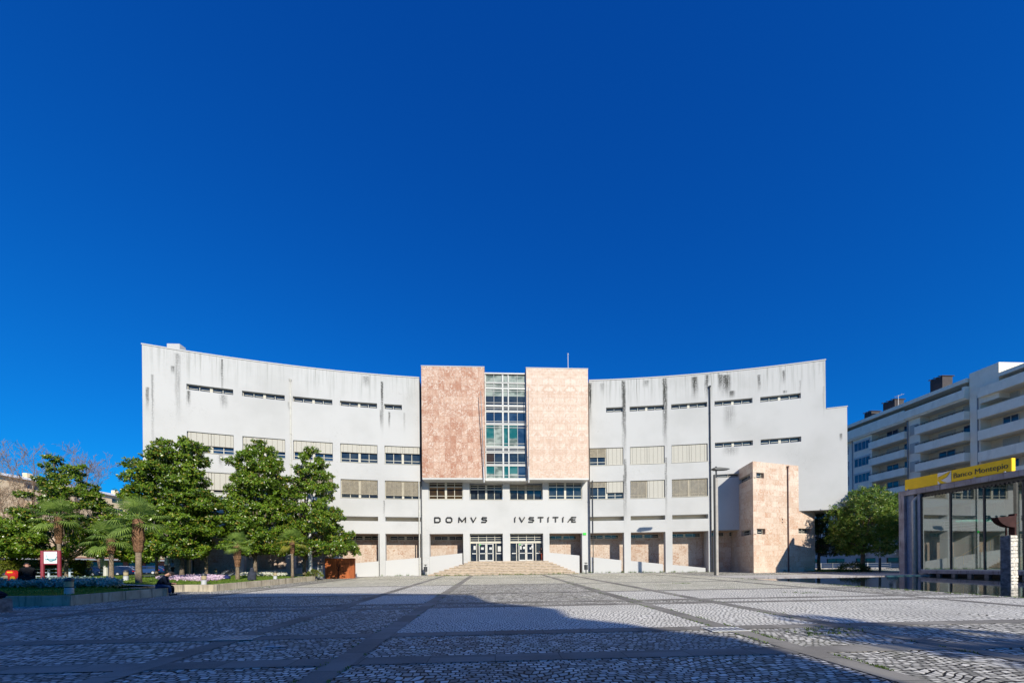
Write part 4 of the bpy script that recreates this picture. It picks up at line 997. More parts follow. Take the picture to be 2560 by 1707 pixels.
# ------------------------------------------------------------------ tan apartment building far left
LXf = -112.0
tanb = thing('tan_apartment_building', (LXf, 95, .5), 'tan apartment building with a pale sheet roof far behind the left trees', 'apartment building')
def PTn(u, z, o=0.): return Vector((LXf-o, u, z))       # u = Y
k_ = 1.12
ops = []
for fl in range(8):
    zz = 21.3-2.85*fl
    for i in range(17): y = 72+i*6.6; ops.append((y, y+(2.0 if i % 3 else 3.4), zz, zz+1.35, .25))
ops = [o for o in ops if o[2] > 1]
wall('wall', PTn, 60, 190, .2, 23.3, ops, M['tan'], tanb, False)
for i, q in enumerate(ops):
    w = MB(); P = PTn; w.pbox(P, q[0], q[1], q[2], q[2]+.08, .1, .2); w.pbox(P, q[0], q[1], q[3]-.08, q[3], .1, .2); um = (q[0]+q[1])/2
    for u in (q[0], um-.04, q[1]-.08): w.pbox(P, u, u+.08, q[2]+.081, q[3]-.081, .1, .2)
    w = w.build('window', M['framew'], tanb); gl = MB(); gl.face([P(q[0], q[2], .19), P(q[1], q[2], .19), P(q[1], q[3], .19), P(q[0], q[3], .19)]); gl.build('glass', M['glass'] if i % 4 else M['blind'], w)
b = MB(); b.face([PTn(59, 23.3, -.7), PTn(191, 23.3, -.7), PTn(191, 25.0, 5), PTn(59, 25.0, 5)]); b.face([PTn(59, 23.29, -.7), PTn(59, 23.29, 5), PTn(191, 23.29, 5), PTn(191, 23.29, -.7)])
b.face([PTn(59, 25.0, 5), PTn(191, 25.0, 5), PTn(191, 22, 14), PTn(59, 22, 14)]); b.build('roof', M['roofg'], tanb)
b = MB(); b.box(LXf-14, LXf-.3, 60, 190, .2, 22.0); b.build('rear_wall', M['tan'], tanb)
for (y0, y1, z) in ((92, 101, 20.0), (120, 128, 20.0), (92, 101, 17.1), (120, 128, 17.1), (92, 101, 14.3)):
    b = MB(); b.box(LXf+.001, LXf+1.3, y0, y1, z-.25, z); b.box(LXf+1.15, LXf+1.3, y0, y1, z+.001, z+.9); bl = b.build('balcony', M['tan'], tanb)
b = MB(); b.face([(LXf+.1, 97, 21.9), (LXf+1.4, 97, 21.3), (LXf+1.4, 102, 21.3), (LXf+.1, 102, 21.9)]); b.build('blue_awning', M['blue'], tanb)
for y in (83, 97, 118, 141): b = MB(); b.box(LXf-6, LXf-5, y-.6, y+.6, 24.4, 26.1); b.build('chimney', M['tan'], tanb)
# low shop row on the ground floor behind the parked cars
shop = thing('brick_shopfront', (-100, 84, .5), 'low brick and glass shopfront behind the parked cars', 'shopfront')
b = MB(); b.box(-112, -96, 70, 110, .3, 4.6); b.build('wall', simple('brick_red_render', (.28, .10, .06), .85, var=.25, vs=2.), shop)
for i in range(8):
    y = 72+i*4.6; b = MB(); b.box(-95.98, -95.9, y, y+3.2, .9, 3.6); w = b.build('window', M['dark'], shop); gl = MB(); gl.box(-95.895, -95.88, y+.15, y+3.05, 1.05, 3.45); gl.build('glass', M['glass'], w)
b = MB(); b.box(-95.99, -94.9, 70, 110, 3.9, 4.3); b.build('canopy', M['framew'], shop)

# ------------------------------------------------------------------ buildings behind the viewpoint (their shade covers the near plaza)
SUN = Vector((.42, -1, .55))
def shade_pt(px, py, Y):
    p = onG(px, py); s = p.y-Y; return (p.x+SUN.x*s, p.z+SUN.z*s)
bb = thing('apartment_block_behind', (0, -14, 0), 'tall white apartment block behind the viewpoint shading the near plaza', 'apartment block')
YB = -24.
SP = [onLawn(-200, 1458), onLawn(40, 1459.5), onLawn(250, 1457), onY(346, 1440, 24.2), onY(440, 1478, 21.6)]
prof = [(v.x+SUN.x*(v.y-YB), v.z+SUN.z*(v.y-YB)) for v in SP]
prof += [shade_pt(x, y, YB) for x, y in ((700, 1482), (1000, 1483), (1182, 1486), (1225, 1505), (1300, 1511), (1398, 1522), (1425, 1543), (1560, 1557), (1663, 1574), (1832, 1591), (2234, 1702))]
prof.insert(0, (prof[0][0]-30, prof[0][1]+.6)); xr = prof[-1][0]
b = MB(); b.prism([(xr, 0)]+prof[::-1]+[(prof[0][0], 0)], lambda p, t: (p[0], YB-12*t, p[1]))
b.build('wall', M['plain'], bb)
for fl in range(4):
    for i in range(9):
        x = xr-5-i*4.4
        if x < -30: continue
        w = MB(); w.box(x, x+2.2, YB+.005, YB+.07, 3+3.1*fl, 4.6+3.1*fl); w = w.build('window', M['framew'], bb); gl = MB(); gl.box(x+.1, x+2.1, YB+.075, YB+.09, 3.1+3.1*fl, 4.5+3.1*fl); gl.build('glass', M['glass'], w)
# ------------------------------------------------------------------ raised lawn with its low wall
edge = [(-62, 17.4), (-18.2, 16.4), (-18.05, 20.9), (-20.5, 20.9), (-20.5, 23.9), (-17.55, 23.4), (-17.5, 36.2), (-19.3, 36.4)]
planter = thing('planter_wall', (-18, 20, .2), 'low stained concrete wall edging the raised lawn', 'wall')
for i, (p, q) in enumerate(zip(edge, edge[1:])):
    a = Vector((p[0], p[1], 0)); c = Vector((q[0], q[1], 0)); d = (c-a).normalized(); nn = Vector((-d.y, d.x, 0))   # inside lies to the left of travel
    L = (c-a).length; k = max(1, round(L/2.6)); lift = .0 if i != 6 else .0
    for j in range(k):
        s0 = a+d*(L*j/k+(.006 if j else 0)); s1 = a+d*(L*(j+1)/k-(.006 if j < k-1 else 0))
        if i == 6 and j >= 2: off = nn*.25
        else: off = Vector((0, 0, 0))
        h = .43; b = MB()
        cn = [s0+off, s1+off, s1+off+nn*.30, s0+off+nn*.30]
        b.hexa([(v.x, v.y, g(v.x, v.y)-.1) for v in cn]+[(v.x, v.y, g(v.x, v.y)+h) for v in cn])
        b.build('wall_segment', M['conc'], planter, bevel=.02)
# lawn surface
def in_lawn(x, y):
    if y < 16.4+(-18.2-x)*.0228+.15 or y > 36.1: return False
    if x > -17.75: return False
    if 20.7 < y < 24.1 and x > -20.75: return False
    if y <= 20.7 and x > -18.35: return False
    return True
b = MB(); gx = [-58+i*.8 for i in range(52)]
ys_ = [16.5+i*.5 for i in range(42)]
def lz(x, y): return g(x, y)+lawn_off(x, y)-.05+.03*mnoise.noise((x*.7, y*.7, 0))
for i in range(len(gx)-1):
    for j in range(len(ys_)-1):
        x0, x1, y0, y1 = gx[i], gx[i+1], ys_[j], ys_[j+1]
        if y0 > 36 or (20.45 < y0 < 24 and x1 > -20.55): continue
        if y0 < 17.6 and y0 < 16.4+(-18.2-x0)*.0228+.1: y0 = min(y1, 16.4+(-18.2-x0)*.0228+.12)
        x1c = min(x1, -17.75 if y0 > 23 else -18.25); x0c = min(x0, x1c)
        if x0c >= x1c: continue
        b.face([(x, y, lz(x, y)) for x, y in ((x0c, y0), (x1c, y0), (x1c, y1), (x0c, y1))])
for x0, x1, y0, y1 in ((-58, -36.9, 36, 46), (-36.9, -17.8, 36, 37.2)): 
    b.face([(x, y, g(x, y)+.6) for x, y in ((x0, y0), (x1, y0), (x1, y1), (x0, y1))])
struct('lawn', b, M['grass'], smooth=True)
b = MB(); r3 = random.Random(5)
for i in range(15000):
    y = 16.6+20*r3.random()**1.6; x = -17.8-r3.random()**1.5*(12 if y < 21 else 22)
    if not in_lawn(x, y): continue
    z = lz(x, y); h = r3.uniform(.04, .10); a = r3.uniform(0, PI); w = .012+.0004*y
    b.face([(x-math.cos(a)*w, y-math.sin(a)*w, z-.01), (x+math.cos(a)*w, y+math.sin(a)*w, z-.01), (x+r3.uniform(-.04, .04), y+r3.uniform(-.04, .04), z+h)])
tag(b.build('grass_blades', M['blade']), 'short grass blades of the raised lawn', 'grass', kind='stuff')
# light path crossing the lawn
pa = [onLawn(40, 1454), onLawn(262, 1450), onLawn(262, 1454), onLawn(40, 1459)]
b = MB(); b.face([(p.x, p.y, lz(p.x, p.y)+.06) for p in pa][::-1]); 
pb = [onLawn(300, 1459.5), onLawn(402, 1462), onLawn(402, 1465), onLawn(300, 1461.5)]
b.face([(p.x, p.y, lz(p.x, p.y)+.06) for p in pb][::-1]); struct('path', b, M['pave'])

# ------------------------------------------------------------------ plants
def leafquad(mb, p, d, up, l, w):
    s = d.cross(up)
    if s.length < 1e-4: s = d.cross(Vector((1, 0, .1)))
    s.normalize(); m = p+d*(l*.5)
    mb.face([p, m+s*w*.5, p+d*l, m-s*w*.5])
def rdir(r): 
    z = r.uniform(-1, 1); t = r.uniform(0, 2*PI); q = math.sqrt(1-z*z); return Vector((q*math.cos(t), q*math.sin(t), z))
def limbs(mb, base, trunk_h, r0, targets, r, lean=Vector((0, 0, 0))):
    top = base+Vector((0, 0, trunk_h))+lean; pts = [base+Vector((0, 0, -.3)), base+Vector((.0, 0, .25)), base.lerp(top, .5)+Vector((r.uniform(-.06, .06), r.uniform(-.06, .06), 0)), top]
    mb.tube(pts, [r0*1.5, r0*1.1, r0*.95, r0*.8], 8)
    for t in targets:
        s = base.lerp(top, r.uniform(.75, 1.0)); m = s.lerp(t, .5)+Vector((r.uniform(-.3, .3), r.uniform(-.3, .3), r.uniform(.0, .4)))
        mb.tube([s, m, t], [r0*.42, r0*.26, r0*.1], 5)
def broadleaf(name, base, prof, rxy, label, cat, group, mat, lobes, seed, leaf=(.23, .115), trunk=(1.8, .16), per=40, cl=15, squash=.44, lr=(.6, 1.15), droop=-.1, trunk_m='bark', ly=1., leader=True, noise_amp=.35):
    """prof: [(height above base, radius fraction, x offset)] — crown made of leafy lobes carried on limbs"""
    r = random.Random(seed); t = thing(name, base, label, cat, group)
    zs = [p[0] for p in prof]; zmin, zmax = zs[0], zs[-1]
    def at(z):
        for p, q in zip(prof, prof[1:]):
            if z <= q[0]:
                f = (z-p[0])/max(1e-6, q[0]-p[0]); return p[1]+(q[1]-p[1])*f, p[2]+(q[2]-p[2])*f
        return prof[-1][1], prof[-1][2]
    L = []; gold = 2.39996
    ws = []; N = lobes
    # lobe heights weighted by local radius
    zz = [zmin+(zmax-zmin)*(i+.5)/200 for i in range(200)]; cum = []; s = 0
    for z in zz: s += at(z)[0]+.12; cum.append(s)
    for i in range(N):
        v = (i+.5)/N*s; k = next(j for j, c in enumerate(cum) if c >= v); z = max(zz[k]+r.uniform(-.2, .2), zmin+.55)
        R, ox = at(z); a = i*gold+r.uniform(-.4, .4); q = rxy*R
        lrr = r.uniform(*lr)*min(1.25, .45+.75*R)*(.6 if r.random() < .28 else 1)
        rad = max(0, q-lrr*.8)*math.sqrt(r.uniform(.3, 1.2))*(1+noise_amp*mnoise.noise((math.cos(a)*2, math.sin(a)*2, z*.7+seed)))
        L.append((Vector((ox+rad*math.cos(a), rad*ly*math.sin(a), z)), lrr))
    b = MB(); bw = Vector(base)
    for (c, lrr) in L:
        n = int(per*(lrr/.9)**2)+6
        for _ in range(n):
            d = rdir(r); d.z = d.z*.9+.12
            p = c+Vector((d.x, d.y, d.z*squash))*lrr*r.uniform(.55, 1.08)
            out = (d+Vector((c.x, c.y, 0)).normalized()*.4 if c.length > .01 else d).normalized()
            for k in range(cl):
                ld = (out*.55+rdir(r)+Vector((0, 0, droop))).normalized()
                leafquad(b, bw+p+rdir(r)*.10, ld, (out+rdir(r)*.5).normalized(), leaf[0]*r.uniform(.7, 1.2), leaf[1]*r.uniform(.8, 1.2))
    b.build('crown', M[mat], t)
    tb = MB(); tg = [bw+c*1.0 for c, q in r.sample(L, min(len(L), 22))]
    limbs(tb, bw, trunk[0], trunk[1], tg, r)
    if leader: tb.tube([bw+Vector((0, 0, trunk[0])), bw+Vector((prof[-1][2]*.6, 0, zmin+(zmax-zmin)*.55)), bw+Vector((prof[-1][2], 0, zmax-.4))], [trunk[1]*.8, trunk[1]*.5, .03], 6)
    tb.build('trunk', M[trunk_m], t, smooth=True)
    return t
def crown_px(p, Y, rows, cxpx):   # picture outline of a crown -> metric profile at its distance
    out = []
    for (y, x0, x1) in rows:
        a = onY(x0, y, Y); c = onY(x1, y, Y); out.append((a.z-p.z, (c.x-a.x)/2, (a.x+c.x)/2-p.x))
    R = max(o[1] for o in out); return [(z, w/R, o) for z, w, o in sorted(out)], R
MAGG = 'evergreen magnolias on the raised lawn'
def magnolia(px, py, rows, label, seed, Y=None, lobes=70, trunk=(1.9, .17), base=None):
    p = base or onLawn(px, py)
    if Y: p = onY(px, py, Y)
    prof, R = crown_px(p, p.y, rows, px)
    return broadleaf('magnolia_tree', p, prof, R, label, 'tree', MAGG, 'mag', lobes, seed, trunk=trunk, ly=.85)
magnolia(455, 1442, [(1398, 395, 500), (1385, 350, 520), (1340, 325, 535), (1300, 330, 545), (1262, 322, 530), (1225, 335, 522), (1190, 318, 515), (1165, 350, 525), (1135, 345, 518), (1112, 430, 512), (1097, 462, 478)], 'tall magnolia in front of the left end of the courthouse, behind the seated man', 11, Y=33.5, lobes=100)
magnolia(638, 1432, [(1392, 600, 690), (1375, 545, 720), (1340, 560, 745), (1300, 555, 740), (1255, 558, 735), (1220, 575, 730), (1185, 575, 720), (1150, 580, 700), (1125, 605, 690), (1105, 635, 665)], 'broad magnolia left of the lamp post, tallest in the middle of the lawn', 12, Y=36.2, lobes=92)
magnolia(762, 1442, [(1395, 720, 870), (1370, 690, 900), (1340, 700, 900), (1305, 700, 885), (1285, 705, 875), (1262, 715, 830), (1235, 720, 835), (1205, 735, 840), (1170, 725, 830), (1150, 735, 815), (1125, 760, 795)], 'magnolia standing right beside the tall lamp post', 13, Y=36.7, lobes=74)
magnolia(168, 1440, [(1396, 60, 290), (1375, 5, 300), (1335, 0, 290), (1300, 45, 285), (1265, 60, 280), (1235, 95, 255), (1205, 110, 215), (1178, 120, 210), (1160, 118, 205), (1146, 118, 150)], 'leftmost tall magnolia behind the maroon board', 14, Y=38.5, lobes=100)
magnolia(352, 1434, [(1408, 310, 390), (1385, 298, 400), (1350, 300, 395), (1330, 330, 380)], 'small magnolia behind the largest palm, beside the parked cars', 15, Y=42, lobes=24, trunk=(1.0, .14))
magnolia(35, 1438, [(1398, -40, 90), (1370, -60, 110), (1330, -40, 95), (1305, -20, 70)], 'low spreading magnolia at the left edge above the hedge', 16, Y=37.5, lobes=34, trunk=(1.3, .15))

# fan palms
def palm(px, base_y, trunk_y, crown_y, rpx, label, seed, w=1., yellow=False, Y=None, lean=0., fib=.55):
    r = random.Random(seed); p = onLawn(px, base_y)
    if Y: p = onY(px, base_y, Y)
    dd = p.y; H = onY(px, trunk_y, dd).z-p.z; k = dd/900*1.02; R = rpx*k*.9
    t = thing('fan_palm', p, label, 'palm', 'fan palms on the raised lawn')
    cx = p+Vector((lean, 0, H)); r0 = w
    b = MB(); b.tube([p+Vector((0, 0, -.2)), p+Vector((0, 0, .1)), p.lerp(cx, .3), p.lerp(cx, fib+.05)], [r0*1.25, r0*1.05, r0*.9, r0*.85], 10); b.build('trunk', M['ptr'], t, smooth=True)
    b = MB(); n = 14; pts = [p.lerp(cx, fib+(1.0-fib)*i/n) for i in range(n+1)]
    b.tube(pts, [r0*(1.25+.55*min(1, i/5))*r.uniform(.88, 1.12)*(1 if i < n else .5) for i in range(n+1)], 9)
    for i in range(150):
        f = r.random(); q = p.lerp(cx, fib+(1-fib)*f); a = r.uniform(0, 2*PI); rr = r0*(1.3+.5*min(1, f*3)); o = Vector((math.cos(a), math.sin(a), 0)); s = q+o*rr*.8; ww = Vector((-o.y, o.x, 0))*.03
        b.face([s-ww, s+ww, s+o*r.uniform(.06, .16)+Vector((0, 0, r.uniform(.0, .22)))])
    b.build('fibrous_trunk', M['fib'], t)
    nf = 17; cm = MB(); cy = MB(); st = MB()
    for i in range(nf):
        e = 1.35-2.15*((i+.5)/nf)+r.uniform(-.12, .12); a = i*2.39996+r.uniform(-.2, .2)     # elevation from upright to drooping
        d = Vector((math.cos(a)*math.cos(e), math.sin(a)*math.cos(e), math.sin(e))); L1 = R*r.uniform(.42, .56)
        tip = cx+d*L1-Vector((0, 0, .10*L1)); st.tube([cx, cx.lerp(tip, .5)+Vector((0, 0, .05)), tip], [.025, .02, .015], 4)
        side = d.cross(Vector((0, 0, 1)));
        if side.length < .1: side = Vector((1, 0, 0))
        side.normalize(); upv = side.cross(d).normalized(); nl = 24; tgt = cy if (yellow and e < .05) else cm
        for j in range(nl):
            ph = (j-(nl-1)/2)/(nl-1)*3.9; l = R*.52*(1-.22*abs(ph)/1.95)*r.uniform(.9, 1.08)
            ld = (d*math.cos(ph)+side*math.sin(ph)+upv*.12).normalized(); w2 = .024*R/1.7+.006
            sd = ld.cross(upv).normalized(); m = tip+ld*l*.55; en = tip+ld*l*.97-Vector((0, 0, l*.22+(.16*l if e < .5 else 0)))
            tgt.face([tip, m+sd*w2, en, m-sd*w2])
    cr = cm.build('crown', M['palm'], t); st.build('leaf_stalk', M['palm'], t)
    if yellow: cy.build('yellow_frond', M['palmy'], t)
    return t
palm(347, 1462, 1297, 1270, 80, 'largest fan palm with a mossy lower trunk at the front of the lawn', 21, .165, Y=24.2, fib=.50)
palm(279, 1447, 1345, 1320, 66, 'fan palm left of the largest palm with a bare pale lower trunk', 22, .15, fib=.62)
palm(392, 1437, 1358, 1338, 46, 'slim fan palm directly right of the largest palm', 23, .12, Y=36, fib=.55)
palm(150, 1449, 1292, 1268, 62, 'fan palm right behind the maroon information board', 24, .15, Y=35, fib=.58, lean=-.1)
palm(516, 1437, 1320, 1305, 46, 'slender fan palm in front of the sunlit marble recess', 25, .13, Y=35.5, fib=.5)
palm(594, 1446, 1360, 1342, 44, 'short fan palm beside the toppled bicycle', 26, .14, fib=.35)
palm(731, 1437, 1350, 1332, 44, 'fan palm with yellow drooping fronds near the lamp post', 27, .11, yellow=True, Y=33, fib=.62)

# leafless street trees
def bare(px, topy, Y, wpx, label, seed):
    r = random.Random(seed); p = onY(px, 1430, Y); p.z = g(p.x, p.y); top = onY(px, topy, Y).z; H = top-p.z; Wd = wpx*Y/900*.5
    t = thing('bare_tree', p, label, 'tree', 'leafless plane trees beyond the lawn'); b = MB(); tw = MB()
    def grow(a, d, l, rad, dep, mb):
        n = 3; pts = [a]; dd = d.copy(); rr = [rad]
        for i in range(n):
            dd = (dd+rdir(r)*.16+Vector((0, 0, .06))).normalized(); pts.append(pts[-1]+dd*l/n); rr.append(rad*(1-.5*(i+1)/n))
        mb.tube(pts, rr, 5 if dep < 2 else 3, cap=False)
        if dep >= 5: return
        for k in range([7, 6, 4, 3, 2][dep]):
            f = r.uniform(.3, 1.0) if dep else .32+.68*(k+.5)/7; i = min(n-1, int(f*n)); s = pts[i].lerp(pts[i+1], f*n-i)
            sd = dd.cross(rdir(r)).normalized(); an = r.uniform(.45, .95) if dep else r.uniform(.35, .62)
            nd = (dd*math.cos(an)+sd*math.sin(an)+Vector((0, 0, .2))).normalized()
            grow(s, nd, l*r.uniform(.42, .62)*(1 if dep else .85), max(.014, rr[i+1]*r.uniform(.5, .65)), dep+1, b if dep < 1 else tw)
    grow(p+Vector((0, 0, -.2)), Vector((0, 0, 1)), H*.66, .20, 0, b)
    b.build('trunk', M['barkl'], t, smooth=True); tw.build('crown', M['barkl'], t); return t
bare(95, 1100, 52, 115, 'tallest leafless tree rising over the pale sheet roof', 31)
bare(178, 1136, 56, 80, 'leafless tree behind the tip of the leftmost magnolia', 32)
bare(256, 1165, 60, 80, 'leafless tree alone against the sky left of the courthouse', 33)
bare(6, 1140, 50, 70, 'leafless tree cut by the left edge of the view', 34)
bare(48, 1215, 46, 75, 'short leafless tree above the hedge at the far left', 35)

# glossy trees, shrub and hedge
p = onG(2158, 1428); p.z -= .02
prof, R = crown_px(p, p.y, [(1388, 2150, 2190), (1375, 2105, 2225), (1345, 2092, 2240), (1310, 2085, 2250), (1275, 2088, 2246), (1245, 2105, 2225), (1225, 2130, 2195), (1216, 2150, 2178)], 2158)
broadleaf('street_tree', p, prof, R, 'round sunlit evergreen tree beside the bank pavilion', 'tree', None, 'rtree', 95, 41, leaf=(.26, .075), trunk=(2.6, .2), per=30, cl=12, droop=-.35, leader=False, noise_amp=.1, squash=.8)
p = onY(2048, 1428, 42.5)
prof, R = crown_px(p, 42.5, [(1395, 2050, 2100), (1375, 2030, 2140), (1340, 2020, 2140), (1300, 2025, 2135), (1270, 2040, 2110)], 2060)
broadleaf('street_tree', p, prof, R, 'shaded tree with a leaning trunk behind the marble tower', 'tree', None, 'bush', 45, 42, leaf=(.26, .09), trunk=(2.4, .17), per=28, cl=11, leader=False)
def shrub(name, p, sx, sy, sz, label, cat, mat, seed, n, leaf=(.10, .05), group=None, boxy=False):
    r = random.Random(seed); t = thing(name, p, label, cat, group); b = MB()
    for i in range(n):
        d = rdir(r)
        if boxy:
            q = Vector((r.uniform(-1, 1), r.uniform(-1, 1), r.uniform(0, 1)))
            k = r.randrange(3); q[k] = (1 if r.random() < .5 or k == 2 else -1)*r.uniform(.93, 1.04)
            if k == 1: q[1] = -abs(q[1])
            pos = Vector((q.x*sx, q.y*sy, q.z*sz))
        else:
            rr = r.uniform(.75, 1.05)*(1+.15*mnoise.noise(d*2+Vector((seed, 0, 0)))); pos = Vector((d.x*sx*rr, d.y*sy*rr, (abs(d.z))*sz*rr))
        for k in range(5): leafquad(b, Vector(p)+pos+rdir(r)*.05, (d+rdir(r)+Vector((0, 0, .4))).normalized(), rdir(r), leaf[0]*r.uniform(.7, 1.3), leaf[1])
    b.build('foliage', M[mat], t)
    s = MB()
    for i in range(7): a = r.uniform(0, 2*PI); q = Vector((math.cos(a)*sx*.6, math.sin(a)*sy*.6, sz*.75)); s.tube([Vector(p)+Vector((q.x*.2, q.y*.2, -.05)), Vector(p)+q], [.03, .012], 4)
    s.build('stem', M['bark'], t)
    if boxy: c = MB(); c.box(p[0]-sx*.9, p[0]+sx*.9, p[1]-sy*.88, p[1]+sy*.9, p[2], p[2]+sz*.9); c.build('inner_branches', M['bark'], t)
    return t
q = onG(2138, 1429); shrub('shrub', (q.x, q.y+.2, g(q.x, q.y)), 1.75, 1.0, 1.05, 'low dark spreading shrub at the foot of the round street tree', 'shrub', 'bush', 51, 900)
ha = onY(0, 1440, 41); hb = onY(198, 1440, 41)
shrub('hedge', ((ha.x+hb.x)/2-1, 41, .9), (hb.x-ha.x)/2+1.2, 1.0, 1.75, 'long clipped yellow-green hedge behind the blue railing', 'hedge', 'hedge', 52, 7000, boxy=True)
q = onY(12, 1450, 37); shrub('hedge', (q.x-.6, 37, .85), 1.3, .9, 1.7, 'yellow-green hedge end at the left edge nearer than the long hedge', 'hedge', 'hedge', 53, 2200, boxy=True)
q = onY(782, 1446, 36.0); shrub('shrub', (q.x, 36.3, g(q.x, 36)+.35), .8, .5, .7, 'small green shrub between the lamp post and the grey kiosk', 'shrub', 'hedge', 54, 260)
for px, py, s, lab, i in ((1940, 1428, .3, 'small dark weed bush at the foot of the marble tower', 55), (1957, 1428, .25, 'smaller dark weed bush against the marble tower base', 56)):
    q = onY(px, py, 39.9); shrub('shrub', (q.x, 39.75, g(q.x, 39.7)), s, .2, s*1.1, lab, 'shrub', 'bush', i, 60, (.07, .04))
# flower beds
def flowers(name, polypx, mat, label, n, seed, h=(.10, .28), leaf=(.10, .08)):
    r = random.Random(seed); b = MB(); pts = [onLawn(*p) for p in polypx]
    x0, x1 = min(p.x for p in pts), max(p.x for p in pts); y0, y1 = min(p.y for p in pts), max(p.y for p in pts)
    def inside(x, y):
        c = False; m = len(pts)
        for i in range(m):
            a, q = pts[i], pts[(i+1) % m]
            if (a.y > y) != (q.y > y) and x < (q.x-a.x)*(y-a.y)/(q.y-a.y)+a.x: c = not c
        return c
    k = 0
    for _ in range(n*20):
        if k >= n: break
        x, y = r.uniform(x0, x1), r.uniform(y0, y1)
        if not inside(x, y): continue
        k += 1; hh = r.uniform(*h)*(1+.5*mnoise.noise((x*1.5, y*1.5, seed))); z = lz(x, y)+hh
        for _ in range(5): leafquad(b, Vector((x, y, z))+rdir(r)*.03, (rdir(r)+Vector((0, 0, .3))).normalized(), rdir(r), leaf[0]*r.uniform(.7, 1.3), leaf[1])
    tag(b.build(name, M[mat]), label, 'flower bed', kind='stuff')
flowers('flower_bed', [(-60, 1468), (180, 1468), (305, 1465), (300, 1458), (180, 1457), (-60, 1459)], 'sfl', 'band of silvery blue-green bedding plants across the shaded front lawn', 1500, 61, (.12, .32), (.17, .10))
flowers('flower_bed', [(452, 1450), (520, 1452), (560, 1446), (566, 1441), (500, 1438), (440, 1441), (390, 1444), (392, 1447)], 'pfl', 'patch of pink and white flowers behind the seated man', 1500, 62, (.05, .16), (.09, .08))
flowers('flower_bed', [(600, 1438), (715, 1440), (718, 1434), (610, 1432)], 'wfl', 'row of white flowers behind the hooded figure', 900, 63, (.05, .2), (.10, .09))
# ------------------------------------------------------------------ furniture of the square
def bollard_proto():
    t = thing('bollard_lamp', (0, 0, 0), 'x', 'bollard lamp', 'bollard lamps on the lawn')
    b = MB(); b.lathe([(.155, -.1), (.15, .24), (.135, .27)], n=20); b.build('base', M['lampw'], t, smooth=False)
    b = MB(); b.lathe([(.13, .271), (.145, .30), (.145, .315)], n=20); b.build('collar', M['dark'], t)
    b = MB(); b.lathe([(.138, .316), (.14, .56)], n=20); b.build('lamp_glass', M['beige'], t)
    b = MB(); b.lathe([(.16, .561), (.165, .59), (.15, .66), (.11, .71), (.05, .735)], n=20); b.build('cap', M['dark'], t)
    return t
bp = bollard_proto()
BOL = [(173, 1483, 'large bollard lamp at the corner of the shaded planter', 1.0, None), (18, 1461, 'bollard lamp beside the red and yellow bag', 1.0, None), (208, 1441, 'bollard lamp in front of a dark blue parked car', .95, 42),
       (315, 1448, 'bollard lamp between the two tallest palms in the sunlit grass', 1.0, None), (510, 1459, 'bollard lamp in front of the pink flowers', .95, None), (539, 1437, 'bollard lamp half hidden near the sunlit marble wall', .9, 37), (688, 1446, 'bollard lamp in front of the white flowers', .9, None)]
for i, (px, py, lab, s, Y) in enumerate(BOL):
    p = onY(px, py, Y) if Y else onLawn(px, py)
    if i == 0: bp.location = p; bp['label'] = lab; bp.scale = (s,)*3
    else: dup(bp, p, 0, s, lab)
# information board
pa, pb = onLawn(107, 1448), onLawn(149, 1448); Yb = (pa.y+pb.y)/2; pa = onY(107, 1448, Yb); pb = onY(149, 1448, Yb)
ib = thing('information_board', ((pa.x+pb.x)/2, Yb, pa.z), 'maroon framed information board with a pale map on the lawn', 'information board')
zt = onY(107, 1376, Yb).z
for x in (pa.x, pb.x): b = MB(); b.tube([(x, Yb, pa.z-.3), (x, Yb, zt)], .12, 10); b.build('post', M['maroon'], ib, smooth=False)
z0, z1 = onY(128, 1408, Yb).z, onY(128, 1378, Yb).z; xa, xb = pa.x+.13, pb.x-.13
b = MB(); b.box(xa, xb, Yb-.04, Yb+.04, z0-.08, z0); b.box(xa, xb, Yb-.04, Yb+.04, z1, z1+.09); b.build('cross_bar', M['maroon'], ib)
b = MB(); b.box(xa, xb, Yb-.03, Yb+.03, z0+.002, z1-.002); bd = b.build('board', M['board'], ib)
b = MB(); xm, zm, s = xa+(xb-xa)*.58, z0+(z1-z0)*.58, (z1-z0)*.34; r4 = random.Random(2)
for i in range(26):
    a = 2*PI*i/26; rr = s*r4.uniform(.85, 1.15); w = s*r4.uniform(.05, .13)
    p = [(xm+1.15*rr*math.cos(a+q)+dx, zm+rr*math.sin(a+q)+dz) for q, dx, dz in ((-.1, -w, -w), (.1, w, -w), (.12, w, w), (-.08, -w, w))]
    b.face([(x, Yb-.034, z) for x, z in p])
b.face([(xa+.08, Yb-.034, z0+.28), (xb-.08, Yb-.034, z0+.28), (xb-.08, Yb-.034, z0+.36), (xa+.08, Yb-.034, z0+.36)]); b.build('map_print', M['cyan'], bd)
# pale blue railing in front of the hedge
Yr = 38.6; ra = onY(24, 1446, Yr); rb = onY(182, 1441, Yr)
rg = thing('pipe_railing', (ra.x, Yr, ra.z), 'pale blue pipe railing in front of the clipped hedge', 'railing')
b = MB()
for py in (1422.5, 1431, 1440): b.tube([onY(24, py, Yr), onY(182, py-1.2, Yr)], .045, 6)
b.build('rails', M['rail'], rg)
for px in (41, 124, 176): q = onY(px, 1422, Yr); b = MB(); b.tube([(q.x, Yr-.06, q.z-1.15), (q.x, Yr-.06, q.z+.05)], [.11, .075], 8); b.build('post', M['rail'], rg)
